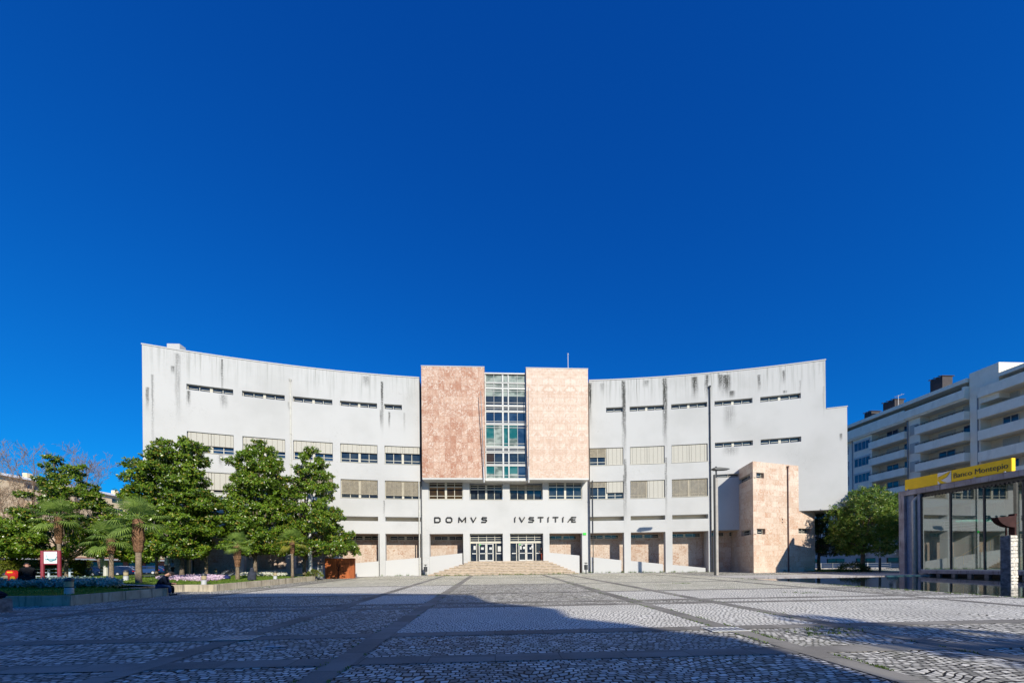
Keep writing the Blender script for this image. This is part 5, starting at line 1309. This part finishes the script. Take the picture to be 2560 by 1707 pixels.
# rusty steel monument shaped like an open book
m0, m1 = onG(812, 1446), onG(884, 1445); Ym = (m0.y+m1.y)/2; z0 = g(m0.x, Ym)-.05; zt = onY(848, 1395, Ym).z; xm = onY(846, 1420, Ym).x
mon = thing('steel_monument', (xm, Ym, z0), 'rust-brown steel monument like an open book beside the ramp', 'monument')
for (x0, x1, ya, yb) in ((m0.x, xm-.2, Ym+.1, Ym-.05), (xm+.2, m1.x, Ym-.05, Ym+.1)):
    b = MB(); b.hexa([(x0, ya, z0), (x1, yb, z0), (x1, yb+.45, z0), (x0, ya+.45, z0), (x0, ya, zt), (x1, yb, zt), (x1, yb+.45, zt), (x0, ya+.45, zt)]); pg = b.build('page', M['corten'], mon, bevel=.01)
    b = MB(); L = x1-x0
    for k, (f0, f1) in enumerate(((.28, .62), (.25, .58), (.3, .62))) if x0 < xm-1 else enumerate(((.12, .68), (.12, .24), (.12, .5))):
        z = z0+(zt-z0)*(.72-.18*k)
        for q in range(4):
            u = x0+L*(f0+(f1-f0)*q/4); y = ya+(yb-ya)*(u-x0)/L-.006; b.box(u, u+L*(f1-f0)*.19, y, y+.004, z, z+.07)
    b.build('engraving', M['rusty'], pg)
b = MB(); b.box(xm-.199, xm+.199, Ym+.02, Ym+.4, z0, zt-.02); b.build('spine', M['corten'], mon)
b = MB(); y = Ym-.0
b.tube([(xm+.02, y, z0+.05), (xm-.02, y, z0+.7), (xm+.04, y, z0+1.1)], [.10, .055, .05], 6)
for dx, z, dx2, z2 in ((.04, 1.1, -.3, 1.75), (.04, 1.1, .28, 1.7), (.0, .8, -.25, 1.25), (.02, .9, .33, 1.2), (.03, 1.1, .03, 1.95), (-.12, 1.35, -.12, 1.9), (.14, 1.35, .2, 1.9), (.16, 1.05, .3, 1.45)): b.tube([(xm+dx, y, z0+z), (xm+(dx+dx2)/2+.03, y-.01, z0+(z+z2)/2), (xm+dx2, y-.02, z0+z2)], [.035, .028, .015], 5)
b.build('branch_relief', M['rusty'], mon)
# grey information kiosk
p = onG(801, 1448); zt = onY(801, 1411, p.y).z
ki = thing('info_kiosk', (p.x, p.y, g(p.x, p.y)), 'slim grey metal information kiosk with a slanted head by the rusty monument', 'kiosk')
b = MB(); z0 = g(p.x, p.y); Wk = .22
b.prism([(-.18, z0), (.12, z0), (.16, zt), (-.05, zt-.02), (-.2, zt-.55)], lambda q, t: (p.x-Wk+2*Wk*t, p.y+q[0], q[1])); b.build('body', M['grey'], ki, recalc=True)
b = MB(); b.face([(p.x-Wk*.7, p.y-.175, zt-.47), (p.x+Wk*.7, p.y-.175, zt-.47), (p.x+Wk*.7, p.y-.075, zt-.12), (p.x-Wk*.7, p.y-.075, zt-.12)]); b.build('screen', M['glass'], ki)
# street lamps
def street_lamp(px, py, headpy, armdir, label, tall_py):
    p = onG(px, py); z0 = g(p.x, p.y); zt = onY(px, tall_py, p.y).z; zh = onY(px, headpy, p.y).z
    t = thing('street_lamp', (p.x, p.y, z0), label, 'street lamp', 'street lamps of the square')
    b = MB(); b.box(p.x-.12, p.x-.02, p.y-.12, p.y+.12, z0-.1, zt); b.build('dark_post', M['dark'], t)
    b = MB(); b.box(p.x-.018, p.x+.21, p.y-.11, p.y+.11, z0-.1, zt-.35); b.build('pole', M['alu' if px < 1000 else 'pipeg'], t)
    b = MB(); b.tube([(p.x+.1, p.y, zt-.5), (p.x+.12, p.y, zt+.1), (p.x+.1, p.y, zh-.05)], .07, 8); b.build('bracket', M['dark'], t)
    b = MB(); s = armdir
    b.prism([(-.35*s, zh), (-.3*s, zh+.14), (.25*s, zh+.16), (1.15*s, zh+.06), (1.3*s, zh-.01), (.9*s, zh-.06), (-.1*s, zh-.10)], lambda q, k: (p.x+.1+q[0], p.y-.28+.56*k, q[1])); b.build('lamp_head', M['dark'], t, recalc=True, bevel=.015)
    b = MB(); b.lathe([(.09, 0), (.09, .12), (.03, .16)], (p.x+.1, p.y, zh+.15), 8); b.build('sensor', M['dark'], t)
M['pipeg'] = simple('sandy_grey_pole', (.34, .31, .28), .6)
street_lamp(1790, 1437, 1173, 1, 'tall street lamp in front of the marble tower, head pointing right', 1186)
street_lamp(774, 1450, 1169, -1, 'tall street lamp rising among the magnolias, head pointing left', 1180)
# litter bins
def bin_(px, py, label, first=[None]):
    p = onG(px, py); p.z = g(p.x, p.y)
    if first[0] is None:
        t = first[0] = thing('litter_bin', p, label, 'litter bin', 'litter bins flanking the steps')
        b = MB()
        for x in (-.1, .1): b.tube([(p.x+x*.6, p.y, p.z-.1), (p.x+x*.6, p.y, p.z+.55)], .035, 6)
        b.build('post', M['dark'], t)
        b = MB(); b.lathe([(.20, .5), (.215, .54), (.22, 1.08), (.20, 1.1), (.19, 1.06)], (p.x, p.y, p.z), 16); b.build('bucket', M['dark'], t)
        b = MB(); b.tube([(p.x, p.y, p.z+1.0), (p.x, p.y, p.z+1.3)], .03, 6); b.lathe([(.1, 1.26), (.24, 1.31), (.24, 1.34), (.08, 1.37)], (p.x, p.y, p.z), 16); b.build('lid', M['dark'], t)
    else: dup(first[0], p, 0, 1, label)
bin_(1064, 1438.5, 'dark litter bin on a post left of the entrance steps'); bin_(1465, 1434, 'dark litter bin on a post right of the entrance steps')
# stone stele and pillar by the left wing
s0, s1 = onY(414, 1442, 35.2), onY(450, 1440, 35.2)
mono = thing('stone_slab', ((s0.x+s1.x)/2, 35.2, s0.z), 'dark grey upright memorial slab with a broken top near the seated man', 'monument')
b = MB(); zt = onY(440, 1383, 35.2).z; zz = s0.z-.4
b.prism([(s0.x+.2, zz), (s1.x, zz), (s1.x+.03, zt-.6), (s1.x-.15, zt-.3), (s1.x-.06, zt), (s1.x-.7, zt-.12), (s0.x+.28, zt-.25)], lambda q, t: (q[0], 35.2+.4*t, q[1])); b.build('slab', M['slate'], mono, recalc=True)
b = MB(); b.box(s0.x-.15, s0.x+.19, 35.25, 35.75, zz, onY(410, 1412, 35.2).z); b.build('side_block', simple('brown_stone', (.16, .12, .09), .9, var=.3), mono)
b = MB(); q = onY(408, 1412, 35.3); b.box(s0.x-.17, s0.x+.2, 35.24, 35.76, q.z+.003, onY(410, 1392, 35.3).z); b.build('lit_block', M['rough'], mono, bevel=.05)
q = onY(466, 1442, 36.4); zt = onY(466, 1390, 36.4).z
pt = thing('stone_post', (q.x, 36.4, q.z), 'slim square stone post right of the dark memorial slab', 'post')
b = MB(); b.box(q.x-.18, q.x+.12, 36.3, 36.6, q.z-.3, zt); b.build('shaft', M['slate'], pt); b = MB(); b.box(q.x+.121, q.x+.3, 36.32, 36.58, q.z-.3, zt-.02); b.build('pale_edge', M['conc'], pt)
for (px, w, top, lab, m) in ((256, .16, 1390, 'grey post with dark stripes in front of the parked cars', 'alu'), (264.5, .2, 1400, 'short white column beside the grey post', 'framew')):
    q = onY(px, 1440, 41); zt = onY(px, top, 41).z; t = thing('marker_post', (q.x, 41, q.z), lab, 'post'); b = MB(); b.tube([(q.x, 41, q.z-.3), (q.x, 41, zt)], w, 10); b.build('shaft', M[m], t)
    if m == 'alu':
        b = MB()
        for k in range(3): b.tube([(q.x, 41, q.z+.15+.35*k), (q.x, 41, q.z+.3+.35*k)], w*1.03, 10)
        b.build('stripe', M['dark'], t)
q = onY(2200, 1429, 36.5); t = thing('sign_pole', (q.x, 36.5, q.z), 'thin grey pole with a dark foot in front of the annex windows', 'pole'); zt = onY(2200, 1343, 36.5).z
b = MB(); b.tube([(q.x, 36.5, q.z+1.5), (q.x, 36.5, zt)], .07, 8); b.build('shaft', M['alu'], t); b = MB(); b.tube([(q.x, 36.5, q.z-.2), (q.x, 36.5, q.z+1.5)], .10, 8); b.build('foot', M['dark'], t)

# parked cars
def car_proto():
    t = thing('parked_car', (0, 0, 0), 'x', 'car', 'cars parked beyond the lawn'); W = .86
    b = MB()
    body = [(-2.1, .28), (2.05, .28), (2.12, .5), (2.05, .78), (1.1, .92), (-1.75, .98), (-2.08, .86), (-2.14, .5)]
    b.prism(body, lambda p, k: (p[0], -W+2*W*k, p[1])); b.build('body', M['car0'], t, recalc=True, bevel=.06)
    b = MB(); cab = [(1.12, .90), (.42, 1.40), (-1.15, 1.45), (-1.88, .96)]
    lo = [(1.12, .9), (-1.88, .95)]; y0, y1 = .80, .62
    c = [(-1.88, -y0, .93), (1.12, -y0, .9), (1.12, y0, .9), (-1.88, y0, .93), (-1.2, -y1, 1.43), (.40, -y1, 1.39), (.40, y1, 1.39), (-1.2, y1, 1.43)]
    b.hexa(c); b.build('window', M['glass'], t)
    b = MB(); b.hexa([(-1.25, -y1-.01, 1.41), (.45, -y1-.01, 1.37), (.45, y1+.01, 1.37), (-1.25, y1+.01, 1.41), (-1.1, -y1+.08, 1.48), (.25, -y1+.08, 1.46), (.25, y1-.08, 1.46), (-1.1, y1-.08, 1.48)])
    for s in (-1, 1):
        for (x0, x1) in ((1.15, .43), (-.38, -.38), (-1.92, -1.22)): b.tube([(x0, s*(y0+.005), .92), (x1, s*(y1+.01), 1.42)], .035, 4)
    b.build('roof', M['car0'], t)
    for x in (1.32, -1.33):
        for s in (-1, 1):
            b = MB(); b.tube([(x, s*(W-.17), .31), (x, s*(W+.02), .31)], .31, 18); w = b.build('wheel', M['tyre'], t); f = MB(); f.tube([(x, s*(W+.02), .31), (x, s*(W+.035), .31)], .2, 12); f.build('rim', M['alu'], w)
    for s in (-1, 1):
        b = MB(); b.box(2.02, 2.11, s*.6-.16, s*.6+.16, .6, .74); b.build('headlight', M['board'], t); b = MB(); b.box(-2.13, -2.06, s*.62-.14, s*.62+.14, .68, .84); b.build('tail_light', M['red'], t)
    return t
M['car0'] = flat('navy_car_paint', (.008, .02, .06), .2, .6); M['car1'] = flat('silver_car_paint', (.42, .44, .46), .25, .6); M['car2'] = flat('dark_car_paint', (.015, .018, .022), .2, .6); M['car3'] = flat('mid_blue_car_paint', (.02, .05, .15), .2, .6)
cp = car_proto(); first = True
for (px, Y, rz, paint, lab) in ((222, 58, .05, 'car0', 'dark blue estate car nearest behind the hedge end'), (288, 58.5, PI-.06, 'car0', 'dark blue hatchback parked behind the bare-trunked palm'), (205, 68, .1, 'car2', 'dark car behind the dark blue estate car'), (262, 69, PI, 'car3', 'mid-blue car in the second row behind the grey post'), (318, 74, .4, 'car1', 'silver car parked on the grass side left of the largest palm'), (368, 68, PI+.2, 'car3', 'blue car partly hidden right of the largest palm'), (352, 76, .1, 'car2', 'black car behind the trunk of the largest palm'), (396, 74, .0, 'car2', 'dark car beside the memorial slab')):
    q = onY(px, 1430, Y); loc = (q.x, Y, g(q.x, Y)+.03)
    if first: cp.location = loc; cp.rotation_euler = (0, 0, rz); cp['label'] = lab; cp.scale = (1.02,)*3; first = False
    else:
        c = dup(cp, loc, rz, 1.02, lab)
        if paint != 'car0':
            for k in kids(c):
                if k.data and k.data.materials and k.data.materials[0] == M['car0']: k.data = k.data.copy(); k.data.materials[0] = M[paint]
# toppled bicycle
q = onLawn(570, 1442); q = onY(572, 1441, 33.5)
bk = thing('bicycle', q, 'dark bicycle lying toppled among plants beside the short palm', 'bicycle')
Rb = Matrix.Rotation(-.35, 3, 'Z') @ Matrix.Rotation(math.radians(-50), 3, 'X') @ Matrix.Rotation(math.radians(14), 3, 'Y')
Bp = lambda x, z, y=0.: Vector(q)+Vector((-.1, 0, .30))+Rb @ Vector((x, y, z))
for x in (-.52, .52):
    b = MB(); n = 22; ring = [Bp(x+.33*math.cos(2*PI*i/n), .33*math.sin(2*PI*i/n)) for i in range(n+1)]; b.tube(ring, .028, 6, cap=False); w = b.build('wheel', M['tyre'], bk)
    s = MB()
    for i in range(10): s.tube([Bp(x, 0), Bp(x+.31*math.cos(2*PI*i/10), .31*math.sin(2*PI*i/10))], .004, 3)
    s.build('spokes', M['alu'], w)
b = MB()
for (a, c) in (((-.52, 0), (-.1, -.02)), ((-.1, -.02), (-.2, .52)), ((-.1, -.02), (.38, .42)), ((-.18, .42), (.37, .5)), ((-.52, 0), (-.18, .42)), ((.52, 0), (.36, .56))): b.tube([Bp(*a), Bp(*c)], .02, 6)
b.build('frame', M['blk'], bk); b = MB(); b.tube([Bp(.36, .56, -.28), Bp(.36, .6), Bp(.36, .56, .28)], .016, 6); b.build('handlebar', M['dark'], bk); b = MB(); b.tube([Bp(-.34, .55), Bp(-.1, .56)], [.07, .03], 8); b.build('saddle', M['blk'], bk)
q = onLawn(566, 1445); t = thing('blue_bag', q, 'crumpled dark blue bag on the grass beside the bicycle', 'bag')
b = MB(); r5 = random.Random(4)
b.prism([(-.42, 0), (.45, 0), (.4, .2), (.15, .36), (.02, .42), (-.12, .3), (-.3, .2)], lambda p, k: (q.x+p[0]*.6, q.y-.14+.28*k+.06*p[0], q.z-.03+p[1]*.75)); b.build('sack', simple('dark_blue_fabric', (.012, .02, .10), .8, var=.3), t, recalc=True, bevel=.04)
# red and yellow bag, coat on the stone block
q = onLawn(31, 1461); t = thing('red_bag', q, 'bright red and yellow bag beside the man in the dark jacket', 'bag'); k = q.y/900
b = MB(); b.prism([(-.22, 0), (.3, 0), (.38, .35), (.3, .62), (.2, .75), (.18, .85), (-.2, .85), (-.3, .6), (-.14, .55), (-.12, .3)], lambda p, s: (q.x+p[0], q.y-.12+.24*s, q.z+p[1])); b.build('sack', M['red'], t, recalc=True, bevel=.03)
b = MB(); n = 14
b.prism([(.18+.15*math.cos(2*PI*i/n), .36+.15*math.sin(2*PI*i/n)) for i in range(n)], lambda p, s: (q.x+p[0], q.y-.14+.015*s, q.z+p[1])); b.prism([(-.12, .7), (.18, .7), (.18, .78), (-.12, .78)], lambda p, s: (q.x+p[0], q.y-.14+.015*s, q.z+p[1])); b.build('yellow_patch', M['yelc'], t, recalc=True)
b = MB(); b.prism([(.32, .04), (.7, .06), (.72, .16), (.34, .2)], lambda p, s: (q.x+p[0], q.y-.1+.2*s, q.z+p[1])); b.build('strap', M['red'], t, recalc=True)
q = onG(8, 1531); z0 = g(q.x, q.y); zt = onY(10, 1497, q.y).z; k = q.y/900
t = thing('stone_block', (q.x, q.y, z0), 'rough dark stone block cut by the left edge in the foreground', 'stone block')
q.x -= .52; b = MB(); b.box(q.x-1.2, q.x+.20, q.y, q.y+.55, z0-.05, zt); b.build('block', M['slate'], t, bevel=.04)
ct = thing('dark_coat', (q.x, q.y+.3, zt), 'dark coat with a blue stripe lying on the stone block', 'coat')
b = MB(); b.prism([(-1.0, 0), (.1, 0), (.22, .06), (.26, .17), (.14, .24), (-.1, .33), (-.5, .38), (-1.0, .36)], lambda p, s: (q.x+p[0], q.y-.05+.45*s, zt+.002+p[1])); b.build('cloth', M['navy'], ct, recalc=True, bevel=.06)
b = MB(); b.prism([(-1.0, .10), (.05, .08), (.12, .11), (-.1, .14), (-1.0, .2)], lambda p, s: (q.x+p[0], q.y-.075+.02*s, zt+p[1])); b.build('stripe', M['bshirt'], ct, recalc=True)

# ------------------------------------------------------------------ people
def skinmesh(name, J, E, mat, parent, origin, rz, extra=0., lv=1, cut=None, root='pelvis'):
    names = [n for n in J if (cut is None or n in cut)]; ix = {n: i for i, n in enumerate(names)}
    me = bpy.data.meshes.new(name); me.from_pydata([J[n][:3] for n in names], [(ix[a], ix[b]) for a, b in E if a in ix and b in ix], [])
    o = bpy.data.objects.new(name, me); COL.objects.link(o); o.modifiers.new('Skin', 'SKIN'); s = o.modifiers.new('Sub', 'SUBSURF'); s.levels = lv; s.render_levels = lv
    for n in names:
        sv = me.skin_vertices[0].data[ix[n]]; q = J[n][3]+extra; sv.radius = (q, q*(.78 if n in ('chest', 'belly', 'pelvis') and len(J[n]) < 5 else 1)); sv.use_root = (n == root or (root not in ix and n == names[0]))
    bpy.context.view_layer.update()
    m2 = bpy.data.meshes.new_from_object(o.evaluated_get(bpy.context.evaluated_depsgraph_get())); bpy.data.objects.remove(o); bpy.data.meshes.remove(me)
    m2.name = name; m2.materials.clear(); m2.materials.append(mat); m2.polygons.foreach_set('use_smooth', [True]*len(m2.polygons))
    o = bpy.data.objects.new(name, m2); COL.objects.link(o); o.parent = parent
    return o
def hand(J, E, wr, d, s, tag_):     # palm and five bent fingers from the wrist along d; s is the thumb side
    d = Vector(d).normalized(); s = Vector(s).normalized(); up = d.cross(s).normalized(); w = Vector(J[wr][:3])
    J[tag_+'palm'] = tuple(w+d*.07)+(.028,); E.append((wr, tag_+'palm'))
    for i, (off, l) in enumerate(((.03, .07), (.01, .08), (-.01, .075), (-.03, .06))):
        a = w+d*.095+s*off; c = a+d*l*.6+up*.012; e = c+d*l*.3-up*.03
        for q, v in (('a', a), ('b', c), ('c', e)): J[f'{tag_}f{i}{q}'] = tuple(v)+(.0095,)
        E += [(tag_+'palm', f'{tag_}f{i}a'), (f'{tag_}f{i}a', f'{tag_}f{i}b'), (f'{tag_}f{i}b', f'{tag_}f{i}c')]
    a = w+d*.045+s*.035; c = a+s*.03+d*.035
    J[tag_+'ta'] = tuple(a)+(.012,); J[tag_+'tb'] = tuple(c)+(.010,); E += [(wr, tag_+'ta'), (tag_+'ta', tag_+'tb')]
def person(label, loc, rz, pose, top, legs, skin='skin', hair='hair', shoes='shoe', hood=None, scale=1., holds=None):
    t = thing('person', loc, label, 'person', None, rz); t.scale = (scale,)*3
    J = dict(pose); fwd = J.pop('_f', (0, 1, 0)); E = [('pelvis', 'belly'), ('belly', 'chest'), ('chest', 'neck'), ('neck', 'head'), ('head', 'crown')]
    for s in 'LR': E += [('pelvis', 'hip'+s), ('hip'+s, 'knee'+s), ('knee'+s, 'ankle'+s), ('ankle'+s, 'toe'+s), ('chest', 'sho'+s), ('sho'+s, 'elb'+s), ('elb'+s, 'wri'+s)]
    for s in 'LR':
        w = Vector(J['wri'+s][:3]); d = (w-Vector(J['elb'+s][:3])); hand(J, E, 'wri'+s, d+Vector((0, .1, -.02)), Vector((-1 if s == 'R' else 1, .2, .5)), s)
    Jb = {n: (v[:3]+(v[3]*(.80 if n in ('pelvis', 'belly', 'chest', 'shoL', 'shoR') else .9 if n[:3] in ('hip', 'kne', 'elb') else 1),)) for n, v in J.items()}
    sk = skinmesh('body', Jb, E, M[skin], t, loc, rz)
    core = ['pelvis', 'belly', 'chest', 'shoL', 'shoR', 'elbL', 'elbR', 'wriL', 'wriR', 'neck']
    Jt = dict(J); Jt['neck'] = J['neck'][:3]+(J['neck'][3]*.95,)
    n1 = Vector(J['chest'][:3]).lerp(Vector(J['neck'][:3]), 1.0); Jt['neck'] = tuple(n1)+(.062,); Jt['chest'] = J['chest'][:3]+(J['chest'][3]+.02,)
    for s in 'LR': w = Vector(J['elb'+s][:3]).lerp(Vector(J['wri'+s][:3]), .93); Jt['wri'+s] = tuple(w)+(.036,)
    skinmesh('top', Jt, E, M[top], t, loc, rz, .022, 1, core)
    Jl = dict(J)
    for s in 'LR': Jl['ankle'+s] = J['ankle'+s][:2]+(J['ankle'+s][2]+.02, .052)
    skinmesh('trousers', Jl, E, M[legs], t, loc, rz, .018, 1, ['pelvis', 'hipL', 'hipR', 'kneeL', 'kneeR', 'ankleL', 'ankleR'])
    for s in 'LR':
        a = J['ankle'+s]; b_ = J['toe'+s]
        Js = {'h': (a[0], a[1]-.03, b_[2]+.005, .048), 'm': ((a[0]+b_[0])/2, (a[1]+b_[1])/2+.01, b_[2]+.004, .046), 'e': (b_[0], b_[1]+.03, b_[2], .036)}
        skinmesh('shoe', Js, [('h', 'm'), ('m', 'e')], M[shoes], t, loc, rz, 0, 1, None, 'h')
    hd = Vector(J['head'][:3]); cr = Vector(J['crown'][:3]); up = (cr-hd).normalized(); fw = Vector(fwd); fw = (fw-up*fw.dot(up)).normalized(); sd = fw.cross(up)
    # hair as a cap over skull and nape; ears, nose, eyes
    b = MB(); n = 12; k = 7; c0 = hd+up*.045-fw*.012; rows_ = []
    for i in range(k):
        ph = PI*.60*i/(k-1)
        rows_.append([c0+up*(.118*math.cos(ph))+(fw*math.cos(2*PI*j/n)*.108+sd*math.sin(2*PI*j/n)*.094)*max(.02, math.sin(ph))*(1-.30*(i > 4)*(math.cos(2*PI*j/n) > .35))+(up*.05*(i > 4) if math.cos(2*PI*j/n) > .35 else Vector((0, 0, 0))) for j in range(n)])
    for i in range(k-1):
        for j in range(n): b.face([rows_[i][j], rows_[i][(j+1) % n], rows_[i+1][(j+1) % n], rows_[i+1][j]])
    h = b.build('hair', M[hair], None, smooth=True); h.parent = t; h.location = (0, 0, 0)
    b = MB(); b.tube([hd+fw*.085+up*.03, hd+fw*.112-up*.012, hd+fw*.09-up*.02], [.008, .014, .008], 6)
    for s in (-1, 1): b.tube([hd+sd*s*.082+up*.025, hd+sd*s*.096+up*.0, hd+sd*s*.085-up*.03], [.012, .016, .008], 6)
    f = b.build('nose_and_ears', M[skin], None, smooth=True); f.parent = t; f.location = (0, 0, 0)
    b = MB()
    for s in (-1, 1): b.tube([hd+fw*.082+sd*s*.032+up*.022, hd+fw*.092+sd*s*.032+up*.022], .009, 6)
    b.tube([hd+fw*.088-sd*.025-up*.05, hd+fw*.096-up*.05, hd+fw*.088+sd*.025-up*.05], .005, 4)
    f = b.build('eyes_and_mouth', M['hair'], None); f.parent = t; f.location = (0, 0, 0)
    if hood:
        b = MB(); prof = hood; n = 16
        for (z0, r0, y0), (z1, r1, y1) in zip(prof, prof[1:]):
            for j in range(n):
                a, c = 2*PI*j/n, 2*PI*(j+1)/n
                b.face([(r0*1.15*math.cos(a), y0+r0*.85*math.sin(a), z0), (r0*1.15*math.cos(c), y0+r0*.85*math.sin(c), z0), (r1*1.15*math.cos(c), y1+r1*.85*math.sin(c), z1), (r1*1.15*math.cos(a), y1+r1*.85*math.sin(a), z1)])
        h = b.build('shawl', M['charc'], None, smooth=True, recalc=True); h.parent = t; h.location = (0, 0, 0)
    if holds:
        b = MB(); c = (Vector(J['wriL'][:3])+Vector(J['wriR'][:3]))/2+Vector((0, .13, .03)); b.obox(c, Vector((.04, 0, 0)), Vector((0, .07, .05)), Vector((0, -.008, .01))); ph = b.build('phone', M['black'], None); ph.parent = t; ph.location = (0, 0, 0)
    return t
def seated(lean=.45, seat=.45, knee=.46, headdown=.5, spread=.13, armf=.52, armz=.64):
    sx, cz = math.sin(lean), math.cos(lean); B = lambda l: (sx*l, cz*l)
    z = seat+.10; P = {'pelvis': (0, 0, z, .135), 'belly': (0, B(.2)[0], z+B(.2)[1], .14), 'chest': (0, B(.42)[0], z+B(.42)[1], .15)}
    nk = (0, B(.60)[0]+.015, z+B(.60)[1], .055); P['neck'] = nk; hl = lean+headdown
    P['head'] = (0, nk[1]+math.sin(hl)*.13+.02, nk[2]+math.cos(hl)*.12, .088); P['crown'] = (0, P['head'][1]+math.sin(hl)*.09, P['head'][2]+math.cos(hl)*.09, .078)
    P['_f'] = (0, math.cos(hl), -math.sin(hl))
    for s, q in (('L', -1), ('R', 1)):
        P['hip'+s] = (q*.10, .04, seat+.075, .088); P['knee'+s] = (q*spread, .45, knee+.03, .062); P['ankle'+s] = (q*(spread+.01), .44, .09, .042); P['toe'+s] = (q*(spread+.03), .60, .045, .034)
        P['sho'+s] = (q*.19, B(.47)[0], z+B(.47)[1], .062); P['elb'+s] = (q*.23, B(.3)[0]+.16, z+B(.3)[1]-.16, .044); P['wri'+s] = (q*.07, armf, armz, .030)
    return P
def standing(arms='fold', lean=.05):
    P = {'pelvis': (0, 0, .95, .13), 'belly': (0, .01, 1.12, .125), 'chest': (0, .0, 1.32, .14), 'neck': (0, .01, 1.50, .055), 'head': (0, .035, 1.62, .088), 'crown': (0, .03, 1.71, .078), '_f': (0, 1, -.1)}
    for s, q in (('L', -1), ('R', 1)):
        P['hip'+s] = (q*.09, 0, .88, .09); P['knee'+s] = (q*.10, .02, .48, .062); P['ankle'+s] = (q*.11, -.01, .09, .042); P['toe'+s] = (q*.13, .15, .045, .034)
        P['sho'+s] = (q*.18, 0, 1.40, .058); P['elb'+s] = (q*.26, .03, 1.12, .042)
        P['wri'+s] = (-q*.02, .20, 1.14, .029) if arms == 'fold' else ((q*.16, .24, 1.2, .029) if arms == 'up' else (q*.27, .08, .88, .029))
    return P
# where they sit and stand
q = onG(402, 1490); q = Vector((-18.36, 20.62, g(-18.3, 20.6)))
person('man in a navy sweater and jeans sitting bent over his phone on the planter wall', (q.x, q.y, q.z), -.80, seated(.50, .44, .47, .55), 'navy', 'jean', holds=True, scale=1.06)
person('person in black trousers sitting just beyond the man in the navy sweater', (q.x-.10, q.y+.36, q.z), -.86, seated(.42, .44, .46, .5, armf=.46), 'navy', 'blk', scale=1.0)
p = onY(432, 1438, 34.2); person('child in a pale blue shirt standing in front of the memorial slab', (p.x, p.y, p.z), PI*.85, standing('fold'), 'bshirt', 'blk', 'skind', scale=.78)
p = onLawn(70, 1463); person('person in a black jacket sitting with their back turned by the red bag', (p.x, p.y, p.z-.02), .95, seated(.40, .30, .5, .55, spread=.2), 'blk', 'blk', scale=1.13)
p = onLawn(630, 1449); person('hooded figure in a charcoal shawl sitting on the planter wall, seen from behind', (p.x, p.y, p.z-.40), .60, seated(.22, .40, .5, .25), 'charc', 'blk', hood=[(.40, .24, .0), (.55, .25, .0), (.8, .235, .07), (.98, .20, .12), (1.06, .12, .15), (1.14, .115, .17), (1.24, .115, .2), (1.33, .085, .2), (1.37, .02, .2)], scale=1.0)
p = onY(1353, 1398, 46.0); person('person in a black top and rust-red trousers at the right entrance door', (p.x+.05, 45.85, ZT+.006), PI*.5, standing('up'), 'blk', 'plum', scale=.95)

# a leafy tree behind the viewpoint, its shade falls across the right foreground
p = onG(2430, 1602)+SUN*15; z0 = g(p.x, p.y)
broadleaf('street_tree', Vector((p.x, p.y, z0)), [(p.z-z0-1.6, .5, 0), (p.z-z0-.6, 1, .2), (p.z-z0+.6, .9, -.2), (p.z-z0+1.5, .4, .3)], 2.5, 'leafy tree behind the viewpoint shading the right foreground', 'tree', None, 'rtree', 22, 77, leaf=(.2, .09), trunk=(p.z-z0-2.2, .16), per=22, cl=9)
# ------------------------------------------------------------------ light, sky, camera
el = math.atan2(SUN.z, math.hypot(SUN.x, SUN.y))
w = bpy.data.worlds.new('World'); sc.world = w; w.use_nodes = True; t = w.node_tree
bg = t.nodes['Background']; sky = t.nodes.new('ShaderNodeTexSky'); sky.sky_type = 'NISHITA'; sky.sun_disc = False
sky.sun_elevation = el; sky.sun_rotation = math.atan2(SUN.x, SUN.y); sky.air_density = 1.0; sky.dust_density = .3; sky.ozone_density = 3.0
# the photograph's deep polarised blue: red held back, the horizon less bright in blue than the plain sky model
sp = t.nodes.new('ShaderNodeSeparateColor'); cb = t.nodes.new('ShaderNodeCombineColor'); t.links.new(sky.outputs[0], sp.inputs[0])
for i, (k, pw) in enumerate(((.02, 1.), (.525, 1.), (1.78, .72))):
    p1 = t.nodes.new('ShaderNodeMath'); p1.operation = 'POWER'; p1.inputs[1].default_value = pw; t.links.new(sp.outputs[i], p1.inputs[0])
    p2 = t.nodes.new('ShaderNodeMath'); p2.operation = 'MULTIPLY'; p2.inputs[1].default_value = k; t.links.new(p1.outputs[0], p2.inputs[0]); t.links.new(p2.outputs[0], cb.inputs[i])
t.links.new(cb.outputs[0], bg.inputs[0]); bg.inputs[1].default_value = .102
sl = bpy.data.lights.new('sun', 'SUN'); sl.energy = 5.0; sl.angle = math.radians(.53); sl.color = (1, .93, .79)
so = bpy.data.objects.new('sun', sl); COL.objects.link(so); so.rotation_euler = (-SUN).to_track_quat('-Z', 'Y').to_euler(); so.location = (20, -40, 50)
cd = bpy.data.cameras.new('camera'); cam = bpy.data.objects.new('camera', cd); COL.objects.link(cam); sc.camera = cam
cd.sensor_width = 36; cd.lens = F/2560*36; cd.shift_y = (HY-853.5)/2560; cd.clip_end = 6000; cd.clip_start = .1
Mr = Matrix.Rotation(-YAW, 4, 'Z') @ Matrix.Rotation(PI/2, 4, 'X') @ Matrix.Rotation(-ROLL, 4, 'Z')
cam.matrix_world = Matrix.Translation((0, 0, EYE)) @ Mr
# ROLL is applied about the optical axis; the shift keeps the horizon low in the frame
vs = sc.view_settings; vs.view_transform = 'Standard'; vs.look = 'None'; vs.exposure = .25; vs.gamma = 1
sc.cycles.max_bounces = 8; sc.cycles.transparent_max_bounces = 12; sc.cycles.use_denoising = True
